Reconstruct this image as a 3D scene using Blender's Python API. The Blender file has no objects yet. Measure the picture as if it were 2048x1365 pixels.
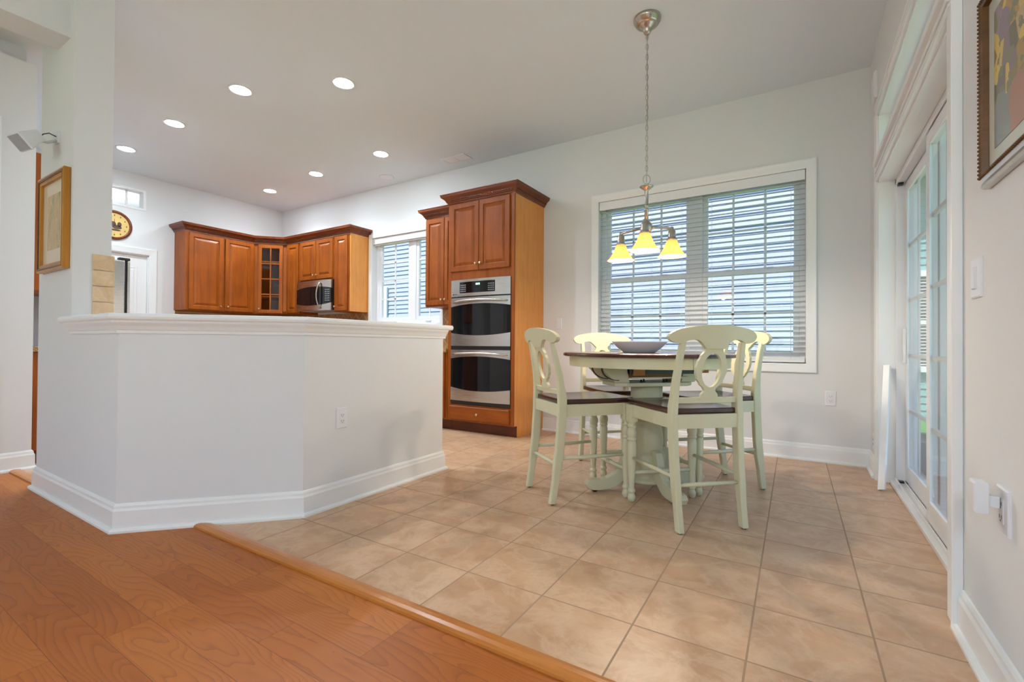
import bpy, bmesh, math, random
from mathutils import Matrix, Vector
random.seed(7)
S = bpy.context.scene
COL = S.collection
PI = math.pi

# ------------------------------------------------------------------ camera
CAM_H = 0.92
YAW, PITCH, ROLL, FPX = 0.557820494, 0.00882910025, 0.00688697562, 931.271302
cam_d = bpy.data.cameras.new('camera')
cam = bpy.data.objects.new('camera', cam_d)
COL.objects.link(cam)
cam_d.sensor_fit = 'HORIZONTAL'
cam_d.sensor_width = 36.0
cam_d.lens = 36.0 * FPX / 2048.0
cam_d.clip_start = 0.02
cam_d.clip_end = 200
_f = Vector((-math.sin(YAW) * math.cos(PITCH), math.cos(YAW) * math.cos(PITCH), math.sin(PITCH)))
_r = Vector((math.cos(YAW), math.sin(YAW), 0))
_u = _r.cross(_f)
_r2 = _r * math.cos(ROLL) + _u * math.sin(ROLL)
_u2 = -_r * math.sin(ROLL) + _u * math.cos(ROLL)
cam.matrix_world = Matrix(((_r2.x, _u2.x, -_f.x, 0), (_r2.y, _u2.y, -_f.y, 0),
                           (_r2.z, _u2.z, -_f.z, CAM_H), (0, 0, 0, 1)))
S.camera = cam

# ------------------------------------------------------------------ world, sun, exposure
SKY_STRENGTH = 4.2
SUN_ENERGY = 5.4
DOWN_W = 9.0
DOWN_FILL_W = 8.5
PENDANT_W = 9.0
FILL_GLOBE_R = 20.0
FILL_GLOBE_M = 26.0
S.view_settings.view_transform = 'Standard'
S.view_settings.look = 'None'
S.view_settings.gamma = 1.0
S.view_settings.use_curve_mapping = False
S.view_settings.exposure = 1.02
W = bpy.data.worlds.new('sky')
S.world = W
W.use_nodes = True
wn = W.node_tree
wn.nodes.clear()
_o = wn.nodes.new('ShaderNodeOutputWorld')
_b = wn.nodes.new('ShaderNodeBackground')
_s = wn.nodes.new('ShaderNodeTexSky')
_s.sky_type = 'HOSEK_WILKIE'
_s.turbidity = 4.0
_s.ground_albedo = 0.35
SUN_DIR = Vector((-0.30, -0.55, 0.95)).normalized()
_s.sun_direction = SUN_DIR
_b.inputs[1].default_value = SKY_STRENGTH
wn.links.new(_s.outputs[0], _b.inputs[0])
wn.links.new(_b.outputs[0], _o.inputs[0])
sun_d = bpy.data.lights.new('sun', 'SUN')
sun_d.energy = SUN_ENERGY
sun_d.angle = 0.01
sun_d.color = (1.0, 0.96, 0.9)
sun = bpy.data.objects.new('sun', sun_d)
COL.objects.link(sun)
sun.rotation_euler = SUN_DIR.to_track_quat('Z', 'Y').to_euler()
sun.location = (-4, -8, 10)


def portal(name, loc, rot, sx, sy):
    d = bpy.data.lights.new(name, 'AREA')
    d.shape = 'RECTANGLE'
    d.size, d.size_y = sx, sy
    d.cycles.is_portal = True
    o = bpy.data.objects.new(name, d)
    COL.objects.link(o)
    o.location = loc
    o.rotation_euler = rot


# room planes
YB, XR, XL, H = 4.50, 0.445, -7.29, 3.093
WT = 0.16
portal('daylight_portal', (-0.87, YB + WT + .02, 1.585), (-PI / 2, 0, 0), 1.8, 1.62)
portal('daylight_portal', (-4.5, YB + WT + .02, 1.8), (-PI / 2, 0, 0), 1.3, 1.22)
portal('daylight_portal', (XR + .24, 3.12, 1.27), (0, PI / 2, 0), 2.56, 1.95)
portal('daylight_portal', (XR + .24, 3.12, 2.37), (0, PI / 2, 0), .4, 1.95)
portal('daylight_portal', (-2.1, -3.70, 1.35), (PI / 2, 0, 0), 4.4, 2.5)

# ------------------------------------------------------------------ materials


def srgb(r, g, b):
    def c(x):
        x /= 255.0
        return x / 12.92 if x <= 0.04045 else ((x + 0.055) / 1.055) ** 2.4
    return (c(r), c(g), c(b), 1.0)


class NT:
    def __init__(self, name):
        self.m = bpy.data.materials.new(name)
        self.m.use_nodes = True
        self.t = self.m.node_tree
        self.t.nodes.clear()
        self.out = self.n('ShaderNodeOutputMaterial')

    def n(self, typ, **kw):
        x = self.t.nodes.new(typ)
        for k, v in kw.items():
            setattr(x, k, v)
        return x

    def l(self, a, b):
        self.t.links.new(a, b)

    def val(self, sock, v):
        if isinstance(v, bpy.types.NodeSocket):
            self.l(v, sock)
        else:
            sock.default_value = v

    def math(self, op, a, b=0.0, c=0.0):
        x = self.n('ShaderNodeMath', operation=op)
        self.val(x.inputs[0], a)
        self.val(x.inputs[1], b)
        self.val(x.inputs[2], c)
        return x.outputs[0]

    def mix(self, f, a, b, blend='MIX'):
        x = self.n('ShaderNodeMix', data_type='RGBA', blend_type=blend)
        self.val(x.inputs[0], f)
        self.val(x.inputs[6], a)
        self.val(x.inputs[7], b)
        return x.outputs[2]

    def noise(self, vec, scale, detail=4, rough=.5, dist=0.0):
        x = self.n('ShaderNodeTexNoise')
        if vec is not None:
            self.l(vec, x.inputs['Vector'])
        x.inputs['Scale'].default_value = scale
        x.inputs['Detail'].default_value = detail
        x.inputs['Roughness'].default_value = rough
        x.inputs['Distortion'].default_value = dist
        return x.outputs['Fac']

    def ramp(self, f, stops):
        x = self.n('ShaderNodeValToRGB')
        e = x.color_ramp.elements
        while len(e) < len(stops):
            e.new(0.5)
        for i, (p, c) in enumerate(stops):
            e[i].position = p
            e[i].color = c if len(c) == 4 else (*c, 1)
        self.l(f, x.inputs[0])
        return x.outputs[0]

    def mapping(self, vec, loc=(0, 0, 0), rot=(0, 0, 0), scale=(1, 1, 1)):
        x = self.n('ShaderNodeMapping')
        self.l(vec, x.inputs[0])
        x.inputs[1].default_value = loc
        x.inputs[2].default_value = rot
        x.inputs[3].default_value = scale
        return x.outputs[0]

    def coord(self, which='Object'):
        return self.n('ShaderNodeTexCoord').outputs[which]

    def world(self):
        return self.n('ShaderNodeNewGeometry').outputs['Position']

    def bsdf(self, color, rough=.5, metal=0.0, spec=.5, coat=0.0, bump=None, bstr=.1, bdist=.01, emit=None, estr=0, coat_r=.1):
        p = self.n('ShaderNodeBsdfPrincipled')
        self.val(p.inputs['Base Color'], color)
        self.val(p.inputs['Roughness'], rough)
        self.val(p.inputs['Metallic'], metal)
        self.val(p.inputs['Specular IOR Level'], spec)
        self.val(p.inputs['Coat Weight'], coat)
        self.val(p.inputs['Coat Roughness'], coat_r)
        if emit is not None:
            self.val(p.inputs['Emission Color'], emit)
            self.val(p.inputs['Emission Strength'], estr)
        if bump is not None:
            b = self.n('ShaderNodeBump')
            b.inputs['Strength'].default_value = bstr
            b.inputs['Distance'].default_value = bdist
            self.l(bump, b.inputs['Height'])
            self.l(b.outputs[0], p.inputs['Normal'])
        self.l(p.outputs[0], self.out.inputs[0])
        return p


def plain(name, color, rough=.5, metal=0.0, spec=.5, coat=0.0, nscale=30, namp=.04, bump=0.0):
    t = NT(name)
    c = t.coord()
    f = t.noise(c, nscale, 3)
    dark = tuple(x * (1 - namp) for x in color[:3]) + (1,)
    lite = tuple(min(1, x * (1 + namp)) for x in color[:3]) + (1,)
    col = t.mix(f, dark, lite)
    t.bsdf(col, rough, metal, spec, coat, bump=f if bump else None, bstr=bump, bdist=.002)
    return t.m


def wood(name, dark, lite, axis='z', rough=.38, coat=.25, amp=1.0, scale=1.0):
    t = NT(name)
    c = t.coord()
    sc = {'z': (14, 14, 1.0), 'x': (1.0, 14, 14), 'y': (14, 1.0, 14)}[axis]
    v = t.mapping(c, scale=tuple(s * scale for s in sc))
    f1 = t.noise(v, 1.6, 5, .55, .6)
    v2 = t.mapping(c, scale=tuple(s * scale * 3 for s in sc))
    f2 = t.noise(v2, 3.0, 3, .6)
    blot = t.noise(c, 3.5, 2)
    f = t.math('ADD', t.math('MULTIPLY', f1, .55), t.math('ADD', t.math('MULTIPLY', f2, .25), t.math('MULTIPLY', blot, .35)))
    col = t.ramp(f, [(.35, dark), (.78, lite)])
    t.bsdf(col, rough, spec=.32, coat=coat, coat_r=.22, bump=f2, bstr=.03, bdist=.001)
    return t.m


M = {}
M['wall'] = plain('wall_paint', (.77, .772, .775, 1), .85, spec=.2, nscale=300, namp=.012, bump=.05)
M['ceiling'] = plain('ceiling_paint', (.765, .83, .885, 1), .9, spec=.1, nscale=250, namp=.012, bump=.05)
M['trim'] = plain('trim_paint', (.87, .87, .865, 1), .35, nscale=60, namp=.008)
M['vinyl'] = plain('white_vinyl', (.83, .83, .85, 1), .3, nscale=60, namp=.008)
M['blind'] = plain('blind_slat', (.85, .85, .86, 1), .45, nscale=40, namp=.01)


def m_slat():
    t = NT('translucent_slat')
    c = t.coord()
    f = t.noise(c, 40, 2)
    col = t.mix(f, (.86, .86, .87, 1), (.90, .90, .91, 1))
    d = t.n('ShaderNodeBsdfDiffuse')
    t.l(col, d.inputs[0])
    tl = t.n('ShaderNodeBsdfTranslucent')
    t.l(col, tl.inputs[0])
    mx = t.n('ShaderNodeMixShader')
    mx.inputs[0].default_value = .5
    t.l(d.outputs[0], mx.inputs[1])
    t.l(tl.outputs[0], mx.inputs[2])
    t.l(mx.outputs[0], t.out.inputs[0])
    return t.m


M['slat'] = m_slat()
M['plastic'] = plain('white_plastic', (.80, .80, .83, 1), .3, nscale=60, namp=.01)
M['grey_plastic'] = plain('grey_plastic', (.38, .38, .42, 1), .4, nscale=90, namp=.05)
M['black'] = plain('black_plastic', (.012, .012, .013, 1), .35, nscale=60, namp=.1)
M['blackglass'] = plain('black_glass', (.005, .005, .006, 1), .04, nscale=30, namp=.1, spec=.4)
M['cab'] = wood('honey_maple', srgb(118, 52, 4), srgb(168, 88, 16), 'z', rough=.42, coat=.05)
M['cabx'] = wood('honey_maple_rail', srgb(118, 52, 4), srgb(168, 88, 16), 'x', rough=.42, coat=.05)
M['cab_lit'] = wood('honey_maple_lit', srgb(214, 134, 58), srgb(238, 164, 82), 'z', rough=.42, coat=.2, scale=1.6)  # honey maple lightened: patio door daylight put into the side panel colour
M['crown'] = wood('cherry_crown', srgb(84, 34, 12), srgb(132, 64, 26), 'x', rough=.4)
M['toe'] = wood('dark_toe_kick', srgb(78, 30, 12), srgb(110, 50, 22), 'x', rough=.5)
M['brown'] = wood('dark_walnut_stain', srgb(44, 20, 16), srgb(86, 44, 34), 'y', rough=.24, coat=.5, scale=.8)
M['rawwood'] = wood('raw_beech', srgb(176, 112, 56), srgb(208, 150, 90), 'x', rough=.6, coat=0)
M['cream'] = plain('sage_cream_paint', srgb(212, 206, 172), .42, nscale=9, namp=.05)
M['nickel'] = plain('brushed_nickel', (.50, .47, .41, 1), .28, 1.0, nscale=40, namp=.06)
M['brass'] = plain('pale_brass', (.75, .63, .42, 1), .28, 1.0, nscale=60, namp=.05)
M['gold'] = wood('gilt_frame', srgb(150, 96, 20), srgb(206, 142, 48), 'z', rough=.35, coat=.3)
M['darkgold'] = wood('dark_gilt', srgb(70, 42, 14), srgb(120, 78, 30), 'x', rough=.35, coat=.3)
M['silver'] = plain('silver_leaf', (.62, .58, .54, 1), .3, 1.0, nscale=30, namp=.1)
M['dark_metal'] = plain('dark_metal', (.05, .045, .04, 1), .4, .8, nscale=60, namp=.1)
M['ceramic'] = plain('white_ceramic', (.84, .84, .86, 1), .18, nscale=20, namp=.01)
M['stone'] = None


def m_stainless():
    t = NT('stainless_steel')
    c = t.coord()
    v = t.mapping(c, scale=(1, 1, 160))
    f = t.noise(v, 4, 3, .6)
    col = t.mix(f, (.50, .47, .43, 1), (.60, .57, .53, 1))
    r = t.math('ADD', t.math('MULTIPLY', f, .12), .20)
    t.bsdf(col, r, 1.0)
    return t.m


M['steel'] = m_stainless()


def m_glass(name='window_glass', tint=(.97, .985, .98, 1), refl=1.0):
    t = NT(name)
    tr = t.n('ShaderNodeBsdfTransparent')
    tr.inputs[0].default_value = tint
    gl = t.n('ShaderNodeBsdfGlossy')
    gl.inputs['Roughness'].default_value = 0.0
    ge = t.n('ShaderNodeNewGeometry')
    dt = t.n('ShaderNodeVectorMath', operation='DOT_PRODUCT')
    t.l(ge.outputs['Normal'], dt.inputs[0])
    t.l(ge.outputs['Incoming'], dt.inputs[1])
    cs = t.math('SUBTRACT', 1.0, t.math('ABSOLUTE', dt.outputs['Value']))
    sch = t.math('ADD', .04, t.math('MULTIPLY', t.math('POWER', cs, 5.0), .96))
    c = t.coord()
    f = t.noise(c, 2.0, 1)
    k = t.math('MULTIPLY', sch, t.math('ADD', t.math('MULTIPLY', f, .04), refl))
    mx = t.n('ShaderNodeMixShader')
    t.l(k, mx.inputs[0])
    t.l(tr.outputs[0], mx.inputs[1])
    t.l(gl.outputs[0], mx.inputs[2])
    t.l(mx.outputs[0], t.out.inputs[0])
    return t.m


M['glass'] = m_glass()

TILE_S, TILE_X0, TILE_Y0, TILE_A = 0.335852, -1.818287, 1.507857, 0.0123531645


def m_tile():
    t = NT('beige_floor_tile')
    p = t.world()
    v0 = t.mapping(p, loc=(-TILE_X0, -TILE_Y0, 0))
    v = t.mapping(v0, rot=(0, 0, -TILE_A))
    br = t.n('ShaderNodeTexBrick')
    br.offset = 0.0
    br.squash = 1.0
    t.l(v, br.inputs['Vector'])
    br.inputs['Color1'].default_value = (0, 0, 0, 1)
    br.inputs['Color2'].default_value = (1, 1, 1, 1)
    br.inputs['Scale'].default_value = 1.0
    br.inputs['Mortar Size'].default_value = 0.0033
    br.inputs['Mortar Smooth'].default_value = 0.25
    br.inputs['Bias'].default_value = 0.0
    br.inputs['Brick Width'].default_value = TILE_S
    br.inputs['Row Height'].default_value = TILE_S
    rnd = br.outputs['Color']
    grout = br.outputs['Fac']
    # per-tile offset so that the clouding does not run across joints
    off = t.n('ShaderNodeVectorMath', operation='MULTIPLY')
    t.l(rnd, off.inputs[0])
    off.inputs[1].default_value = (17.0, 31.0, 7.0)
    vv = t.n('ShaderNodeVectorMath', operation='ADD')
    t.l(v, vv.inputs[0])
    t.l(off.outputs[0], vv.inputs[1])
    vv = vv.outputs[0]
    cloud = t.noise(vv, 6.5, 6, .62, .35)
    vein = t.noise(vv, 5.0, 6, .62, .45)
    veinl = t.math('SUBTRACT', 1.0, t.math('MULTIPLY', t.math('ABSOLUTE', t.math('SUBTRACT', vein, .5)), 15.0))
    veinl = t.math('MULTIPLY', t.math('MAXIMUM', veinl, 0.0), .38)
    fine = t.noise(vv, 70, 3, .6)
    base = t.ramp(cloud, [(.3, srgb(186, 144, 110)), (.5, srgb(203, 163, 128)), (.7, srgb(214, 178, 144))])
    base = t.mix(t.math('MULTIPLY', fine, .18), base, srgb(186, 146, 112))
    base = t.mix(veinl, base, srgb(226, 198, 168))
    tone = t.mix(t.math('MULTIPLY', rnd, .10), base, srgb(190, 142, 108))
    col = t.mix(grout, tone, srgb(168, 138, 112))
    h = t.math('SUBTRACT', 1.0, grout)
    rough = t.math('ADD', t.math('MULTIPLY', grout, .4), t.math('ADD', t.math('MULTIPLY', cloud, .12), .30))
    t.bsdf(col, rough, spec=.45, bump=h, bstr=.5, bdist=.003)
    return t.m


M['tile'] = m_tile()


def m_hardwood():
    t = NT('hickory_plank_floor')
    p = t.world()
    v = t.mapping(p, loc=(0.36, -0.078, 0))
    br = t.n('ShaderNodeTexBrick')
    br.offset = 0.43
    br.offset_frequency = 3
    br.squash = 1.0
    t.l(v, br.inputs['Vector'])
    br.inputs['Color1'].default_value = (0, 0, 0, 1)
    br.inputs['Color2'].default_value = (1, 1, 1, 1)
    br.inputs['Scale'].default_value = 1.0
    br.inputs['Mortar Size'].default_value = 0.0008
    br.inputs['Mortar Smooth'].default_value = 0.3
    br.inputs['Brick Width'].default_value = 0.74
    br.inputs['Row Height'].default_value = 0.122
    rnd = br.outputs['Color']
    seam = br.outputs['Fac']
    off = t.n('ShaderNodeVectorMath', operation='MULTIPLY')
    t.l(rnd, off.inputs[0])
    off.inputs[1].default_value = (23.0, 41.0, 13.0)
    vv = t.n('ShaderNodeVectorMath', operation='ADD')
    t.l(v, vv.inputs[0])
    t.l(off.outputs[0], vv.inputs[1])
    st = t.mapping(vv.outputs[0], scale=(1.2, 5.0, 1.0))
    g = t.noise(st, 1.0, 2, .45, .35)
    jag = t.noise(t.mapping(vv.outputs[0], scale=(22, 60, 1)), 1.0, 2, .5)
    gg = t.math('ADD', g, t.math('MULTIPLY', jag, .014))
    sy = t.n('ShaderNodeSeparateXYZ')
    t.l(vv.outputs[0], sy.inputs[0])
    gg = t.math('ADD', t.math('MULTIPLY', gg, 20.0), t.math('MULTIPLY', sy.outputs[1], 38.0))
    ring = t.math('FRACT', gg)
    line = t.math('POWER', ring, 4.0)
    pore = t.noise(t.mapping(vv.outputs[0], scale=(9, 240, 1)), 1.0, 3, .6)
    tone = t.ramp(rnd, [(0.0, srgb(172, 96, 32)), (.5, srgb(182, 104, 36)), (1.0, srgb(192, 114, 40))])
    col = t.mix(t.math('MULTIPLY', line, .45), tone, srgb(122, 60, 22))
    col = t.mix(t.math('MULTIPLY', pore, .20), col, srgb(128, 66, 28))
    col = t.mix(t.math('MULTIPLY', seam, .75), col, srgb(84, 40, 18))
    hgt = t.math('SUBTRACT', t.math('MULTIPLY', line, -.3), seam)
    t.bsdf(col, t.math('ADD', t.math('MULTIPLY', pore, .1), .36), spec=.25, coat=.0, bump=hgt, bstr=.18, bdist=.0015)
    return t.m


M['hardwood'] = m_hardwood()
M['threshold'] = wood('threshold_oak', srgb(176, 102, 40), srgb(208, 134, 62), 'x', rough=.3, coat=.35)


def m_stone(name, c1, c2, scale=9):
    t = NT(name)
    c = t.coord()
    f = t.noise(c, scale, 6, .65, .5)
    col = t.ramp(f, [(.3, c1), (.7, c2)])
    t.bsdf(col, .6, bump=f, bstr=.3, bdist=.004)
    return t.m


M['stone'] = m_stone('travertine', srgb(208, 172, 130), srgb(234, 208, 172), 14)


def m_backsplash():
    t = NT('diagonal_slate_tile')
    c = t.coord()
    v = t.mapping(c, rot=(0, PI / 4, 0))
    sx = t.n('ShaderNodeSeparateXYZ')
    t.l(v, sx.inputs[0])
    cb = t.n('ShaderNodeCombineXYZ')
    t.l(sx.outputs[0], cb.inputs[0])
    t.l(sx.outputs[2], cb.inputs[1])
    br = t.n('ShaderNodeTexBrick')
    br.offset = 0
    t.l(cb.outputs[0], br.inputs['Vector'])
    br.inputs['Color1'].default_value = (0, 0, 0, 1)
    br.inputs['Color2'].default_value = (1, 1, 1, 1)
    br.inputs['Scale'].default_value = 1
    br.inputs['Mortar Size'].default_value = .003
    br.inputs['Brick Width'].default_value = .1
    br.inputs['Row Height'].default_value = .1
    f = t.noise(c, 12, 5, .6)
    col = t.ramp(f, [(.3, srgb(140, 92, 50)), (.7, srgb(196, 146, 92))])
    col = t.mix(t.math('MULTIPLY', br.outputs['Color'], .35), col, srgb(116, 78, 44))
    col = t.mix(br.outputs['Fac'], col, srgb(198, 168, 128))
    t.bsdf(col, .45, bump=f, bstr=.1, bdist=.003)
    return t.m


M['backsplash'] = m_backsplash()


def m_granite():
    t = NT('brown_granite')
    c = t.coord()
    f = t.noise(c, 140, 3, .7)
    g = t.noise(c, 40, 3, .6)
    col = t.ramp(t.math('ADD', t.math('MULTIPLY', f, .7), t.math('MULTIPLY', g, .3)),
                 [(.38, srgb(40, 26, 16)), (.46, srgb(130, 84, 44)), (.58, srgb(196, 156, 104)), (.7, srgb(222, 196, 150))])
    t.bsdf(col, .2)
    return t.m


M['granite'] = m_granite()


def m_siding(name, c):
    t = NT(name)
    p = t.world()
    f = t.noise(t.mapping(p, scale=(2, 2, 60)), 3, 3)
    col = t.mix(f, tuple(x * .95 for x in c[:3]) + (1,), c)
    t.bsdf(col, .6)
    return t.m


M['siding'] = m_siding('pale_blue_siding', srgb(142, 148, 180))
M['teal'] = m_siding('teal_siding', srgb(118, 168, 172))


def m_grass():
    t = NT('lawn_grass')
    p = t.world()
    f = t.noise(p, 60, 5, .7)
    col = t.ramp(f, [(.3, srgb(36, 96, 30)), (.7, srgb(110, 190, 80))])
    t.bsdf(col, .9, bump=f, bstr=.6, bdist=.03)
    return t.m


M['grass'] = m_grass()
M['concrete'] = m_stone('concrete', srgb(204, 202, 196), srgb(226, 224, 218), 30)
M['planter'] = plain('dark_green_planter', srgb(34, 62, 66), .5, nscale=20, namp=.1)


def m_emit(name, color, strength):
    t = NT(name)
    c = t.coord()
    f = t.noise(c, 40, 2)
    col = t.mix(f, tuple(x * .97 for x in color[:3]) + (1,), color)
    t.bsdf((.8, .8, .8, 1), .5, emit=col, estr=strength)
    return t.m


M['bulb'] = m_emit('warm_led', (1, .97, .92, 1), 6.0)
M['lampbulb'] = m_emit('warm_bulb', (1, .88, .66, 1), 2.0)
M['led'] = m_emit('green_display', (.25, .9, .55, 1), .7)


def m_shade():
    t = NT('amber_shade_glass')
    c = t.coord()
    f = t.noise(c, 25, 3)
    col = t.mix(f, (1.0, .52, .17, 1), (1.0, .60, .24, 1))
    d = t.n('ShaderNodeBsdfDiffuse')
    d.inputs[0].default_value = (.85, .55, .25, 1)
    tl = t.n('ShaderNodeBsdfTranslucent')
    t.l(col, tl.inputs[0])
    gl = t.n('ShaderNodeBsdfGlossy')
    gl.inputs['Roughness'].default_value = .15
    em = t.n('ShaderNodeEmission')
    t.l(col, em.inputs[0])
    em.inputs[1].default_value = .22
    m1 = t.n('ShaderNodeMixShader')
    m1.inputs[0].default_value = .6
    t.l(d.outputs[0], m1.inputs[1])
    t.l(tl.outputs[0], m1.inputs[2])
    m2 = t.n('ShaderNodeMixShader')
    m2.inputs[0].default_value = .04
    t.l(m1.outputs[0], m2.inputs[1])
    t.l(gl.outputs[0], m2.inputs[2])
    a = t.n('ShaderNodeAddShader')
    t.l(m2.outputs[0], a.inputs[0])
    t.l(em.outputs[0], a.inputs[1])
    t.l(a.outputs[0], t.out.inputs[0])
    return t.m


M['shade'] = m_shade()


def m_art(name, kind):
    t = NT(name)
    c = t.coord()
    if kind == 'gold':
        f = t.noise(t.mapping(c, scale=(22, 22, 9)), 1, 4, .6, .6)
        g = t.noise(c, 26, 3, .6)
        col = t.ramp(f, [(.3, srgb(150, 130, 78)), (.5, srgb(196, 168, 104)), (.66, srgb(206, 150, 96)), (.8, srgb(160, 148, 90))])
        col = t.mix(t.math('GREATER_THAN', g, .64), col, srgb(222, 180, 130))
    else:
        # loose bunch of yellow and mauve blooms over grey-green and terracotta
        w = t.noise(c, 14, 3, .6)
        s = t.n('ShaderNodeSeparateXYZ')
        t.l(c, s.inputs[0])
        vor = t.n('ShaderNodeTexVoronoi')
        vor.inputs['Scale'].default_value = 17
        t.l(c, vor.inputs['Vector'])
        cell = t.n('ShaderNodeSeparateColor')
        t.l(vor.outputs['Color'], cell.inputs[0])
        flower = t.ramp(cell.outputs[0], [(.0, srgb(214, 176, 70)), (.35, srgb(222, 190, 90)), (.55, srgb(150, 120, 140)), (.72, srgb(110, 100, 74)), (1, srgb(196, 150, 60))])
        flower = t.mix(t.math('GREATER_THAN', .012, vor.outputs['Distance']), flower, srgb(90, 70, 90))
        flower = t.mix(t.math('GREATER_THAN', t.noise(c, 30, 3), .55), flower, srgb(128, 124, 90))
        ground = t.mix(t.math('GREATER_THAN', t.math('ADD', s.outputs[1], t.math('MULTIPLY', w, .05)), .14), srgb(172, 120, 96), srgb(132, 136, 132))
        up = t.math('GREATER_THAN', t.math('ADD', s.outputs[2], t.math('MULTIPLY', w, .16)), .285)
        col = t.mix(up, ground, flower)
    t.bsdf(col, .5, coat=.6, coat_r=.03)
    return t.m


M['art_gold'] = m_art('painted_gold_print', 'gold')
M['art_flower'] = m_art('painted_blooms', 'flower')
M['mat_board'] = plain('mat_board', srgb(222, 204, 176), .5, coat=.6, nscale=30, namp=.02)
M['mat_white'] = plain('white_mat_board', srgb(206, 208, 196), .5, coat=.6, nscale=30, namp=.02)
M['clockface'] = plain('clock_face', srgb(224, 190, 116), .4, nscale=14, namp=.12)
M['clockart'] = plain('clock_art', srgb(84, 62, 48), .5, nscale=60, namp=.4)
M['pinktrim'] = plain('cream_trim', srgb(230, 222, 206), .4, nscale=30, namp=.03)

# ------------------------------------------------------------------ mesh helpers
WM = {}


class MB:
    def __init__(self):
        self.v, self.f, self.s = [], [], []

    def add(self, vs, fs, smooth=False, mat=None):
        o = len(self.v)
        for p in vs:
            p = Vector(p)
            self.v.append(mat @ p if mat is not None else p)
        for q in fs:
            self.f.append(tuple(o + i for i in q))
            self.s.append(smooth)
        return self

    def box(self, x0, x1, y0, y1, z0, z1, mat=None):
        x0, x1 = min(x0, x1), max(x0, x1)
        y0, y1 = min(y0, y1), max(y0, y1)
        z0, z1 = min(z0, z1), max(z0, z1)
        v = [(x0, y0, z0), (x1, y0, z0), (x1, y1, z0), (x0, y1, z0), (x0, y0, z1), (x1, y0, z1), (x1, y1, z1), (x0, y1, z1)]
        f = [(0, 3, 2, 1), (4, 5, 6, 7), (0, 1, 5, 4), (1, 2, 6, 5), (2, 3, 7, 6), (3, 0, 4, 7)]
        return self.add(v, f, False, mat)

    def lathe(self, prof, c=(0, 0, 0), seg=24, mat=None, smooth=True, cap=True):
        vs, fs = [], []
        n = len(prof)
        for r, z in prof:
            for k in range(seg):
                a = 2 * PI * k / seg
                vs.append((c[0] + r * math.cos(a), c[1] + r * math.sin(a), c[2] + z))
        for i in range(n - 1):
            for k in range(seg):
                k2 = (k + 1) % seg
                fs.append((i * seg + k, i * seg + k2, (i + 1) * seg + k2, (i + 1) * seg + k))
        self.add(vs, fs, smooth, mat)
        if cap:
            caps = []
            if prof[0][0] > 1e-4:
                caps.append(tuple(reversed(range(seg))))
            if prof[-1][0] > 1e-4:
                caps.append(tuple((n - 1) * seg + k for k in range(seg)))
            if caps:
                self.add(vs, caps, False, mat)
        return self

    def tube(self, pts, r, seg=8, closed=False, mat=None, flat=1.0):
        pts = [Vector(p) for p in pts]
        n = len(pts)
        rs = r if isinstance(r, (list, tuple)) else [r] * n
        up = None
        vs, fs = [], []
        for i, p in enumerate(pts):
            if closed:
                d = pts[(i + 1) % n] - pts[i - 1]
            else:
                d = pts[min(i + 1, n - 1)] - pts[max(i - 1, 0)]
            d.normalize()
            if up is None:
                up = Vector((0, 0, 1)) if abs(d.z) < .9 else Vector((0, 1, 0))
            a = d.cross(up).normalized()
            b = a.cross(d).normalized()
            up = b
            for k in range(seg):
                t = 2 * PI * k / seg
                vs.append(p + a * (rs[i] * math.cos(t)) + b * (rs[i] * flat * math.sin(t)))
        for i in range(n if closed else n - 1):
            j = (i + 1) % n
            for k in range(seg):
                k2 = (k + 1) % seg
                fs.append((i * seg + k, i * seg + k2, j * seg + k2, j * seg + k))
        self.add(vs, fs, True, mat)
        if not closed:
            self.add(vs, [tuple(reversed(range(seg))), tuple((n - 1) * seg + k for k in range(seg))], False, mat)
        return self

    def beam(self, pts, wx, wy, mat=None):
        """rectangular bar along points, section wx (local x) by wy (local y), sections kept level"""
        vs, fs = [], []
        n = len(pts)
        for i, p in enumerate(pts):
            a = wx[i] / 2 if isinstance(wx, (list, tuple)) else wx / 2
            b = wy[i] / 2 if isinstance(wy, (list, tuple)) else wy / 2
            x, y, z = p
            vs += [(x - a, y - b, z), (x + a, y - b, z), (x + a, y + b, z), (x - a, y + b, z)]
        for i in range(n - 1):
            for k in range(4):
                k2 = (k + 1) % 4
                fs.append((i * 4 + k, i * 4 + k2, i * 4 + 4 + k2, i * 4 + 4 + k))
        fs += [(3, 2, 1, 0), tuple((n - 1) * 4 + k for k in range(4))]
        return self.add(vs, fs, False, mat)

    def sweep(self, path, prof, fmap=None, closed=False, pclosed=True, smooth=False, mat=None):
        """sweep profile [(d, h)] along a 2D path; d goes to the right of travel, h is height"""
        fmap = fmap or (lambda u, v, h: (u, v, h))
        n = len(path)
        vs, fs = [], []
        P = [Vector(p) for p in path]
        for i in range(n):
            ds = []
            if closed or i > 0:
                ds.append((P[i] - P[i - 1]).normalized())
            if closed or i < n - 1:
                ds.append((P[(i + 1) % n] - P[i]).normalized())
            ns = [Vector((d.y, -d.x)) for d in ds]
            if len(ns) == 2:
                m = (ns[0] + ns[1])
                m = m / max(1e-6, m.dot(ns[0]))
            else:
                m = ns[0]
            for d, h in prof:
                q = P[i] + m * d
                vs.append(fmap(q.x, q.y, h))
        k = len(prof)
        for i in range(n if closed else n - 1):
            j = (i + 1) % n
            for a in range(k if pclosed else k - 1):
                b = (a + 1) % k
                fs.append((i * k + a, j * k + a, j * k + b, i * k + b))
        self.add(vs, fs, smooth, mat)
        if not closed and pclosed:
            self.add(vs, [tuple(range(k)), tuple(reversed([(n - 1) * k + a for a in range(k)]))], False, mat)
        return self

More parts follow.
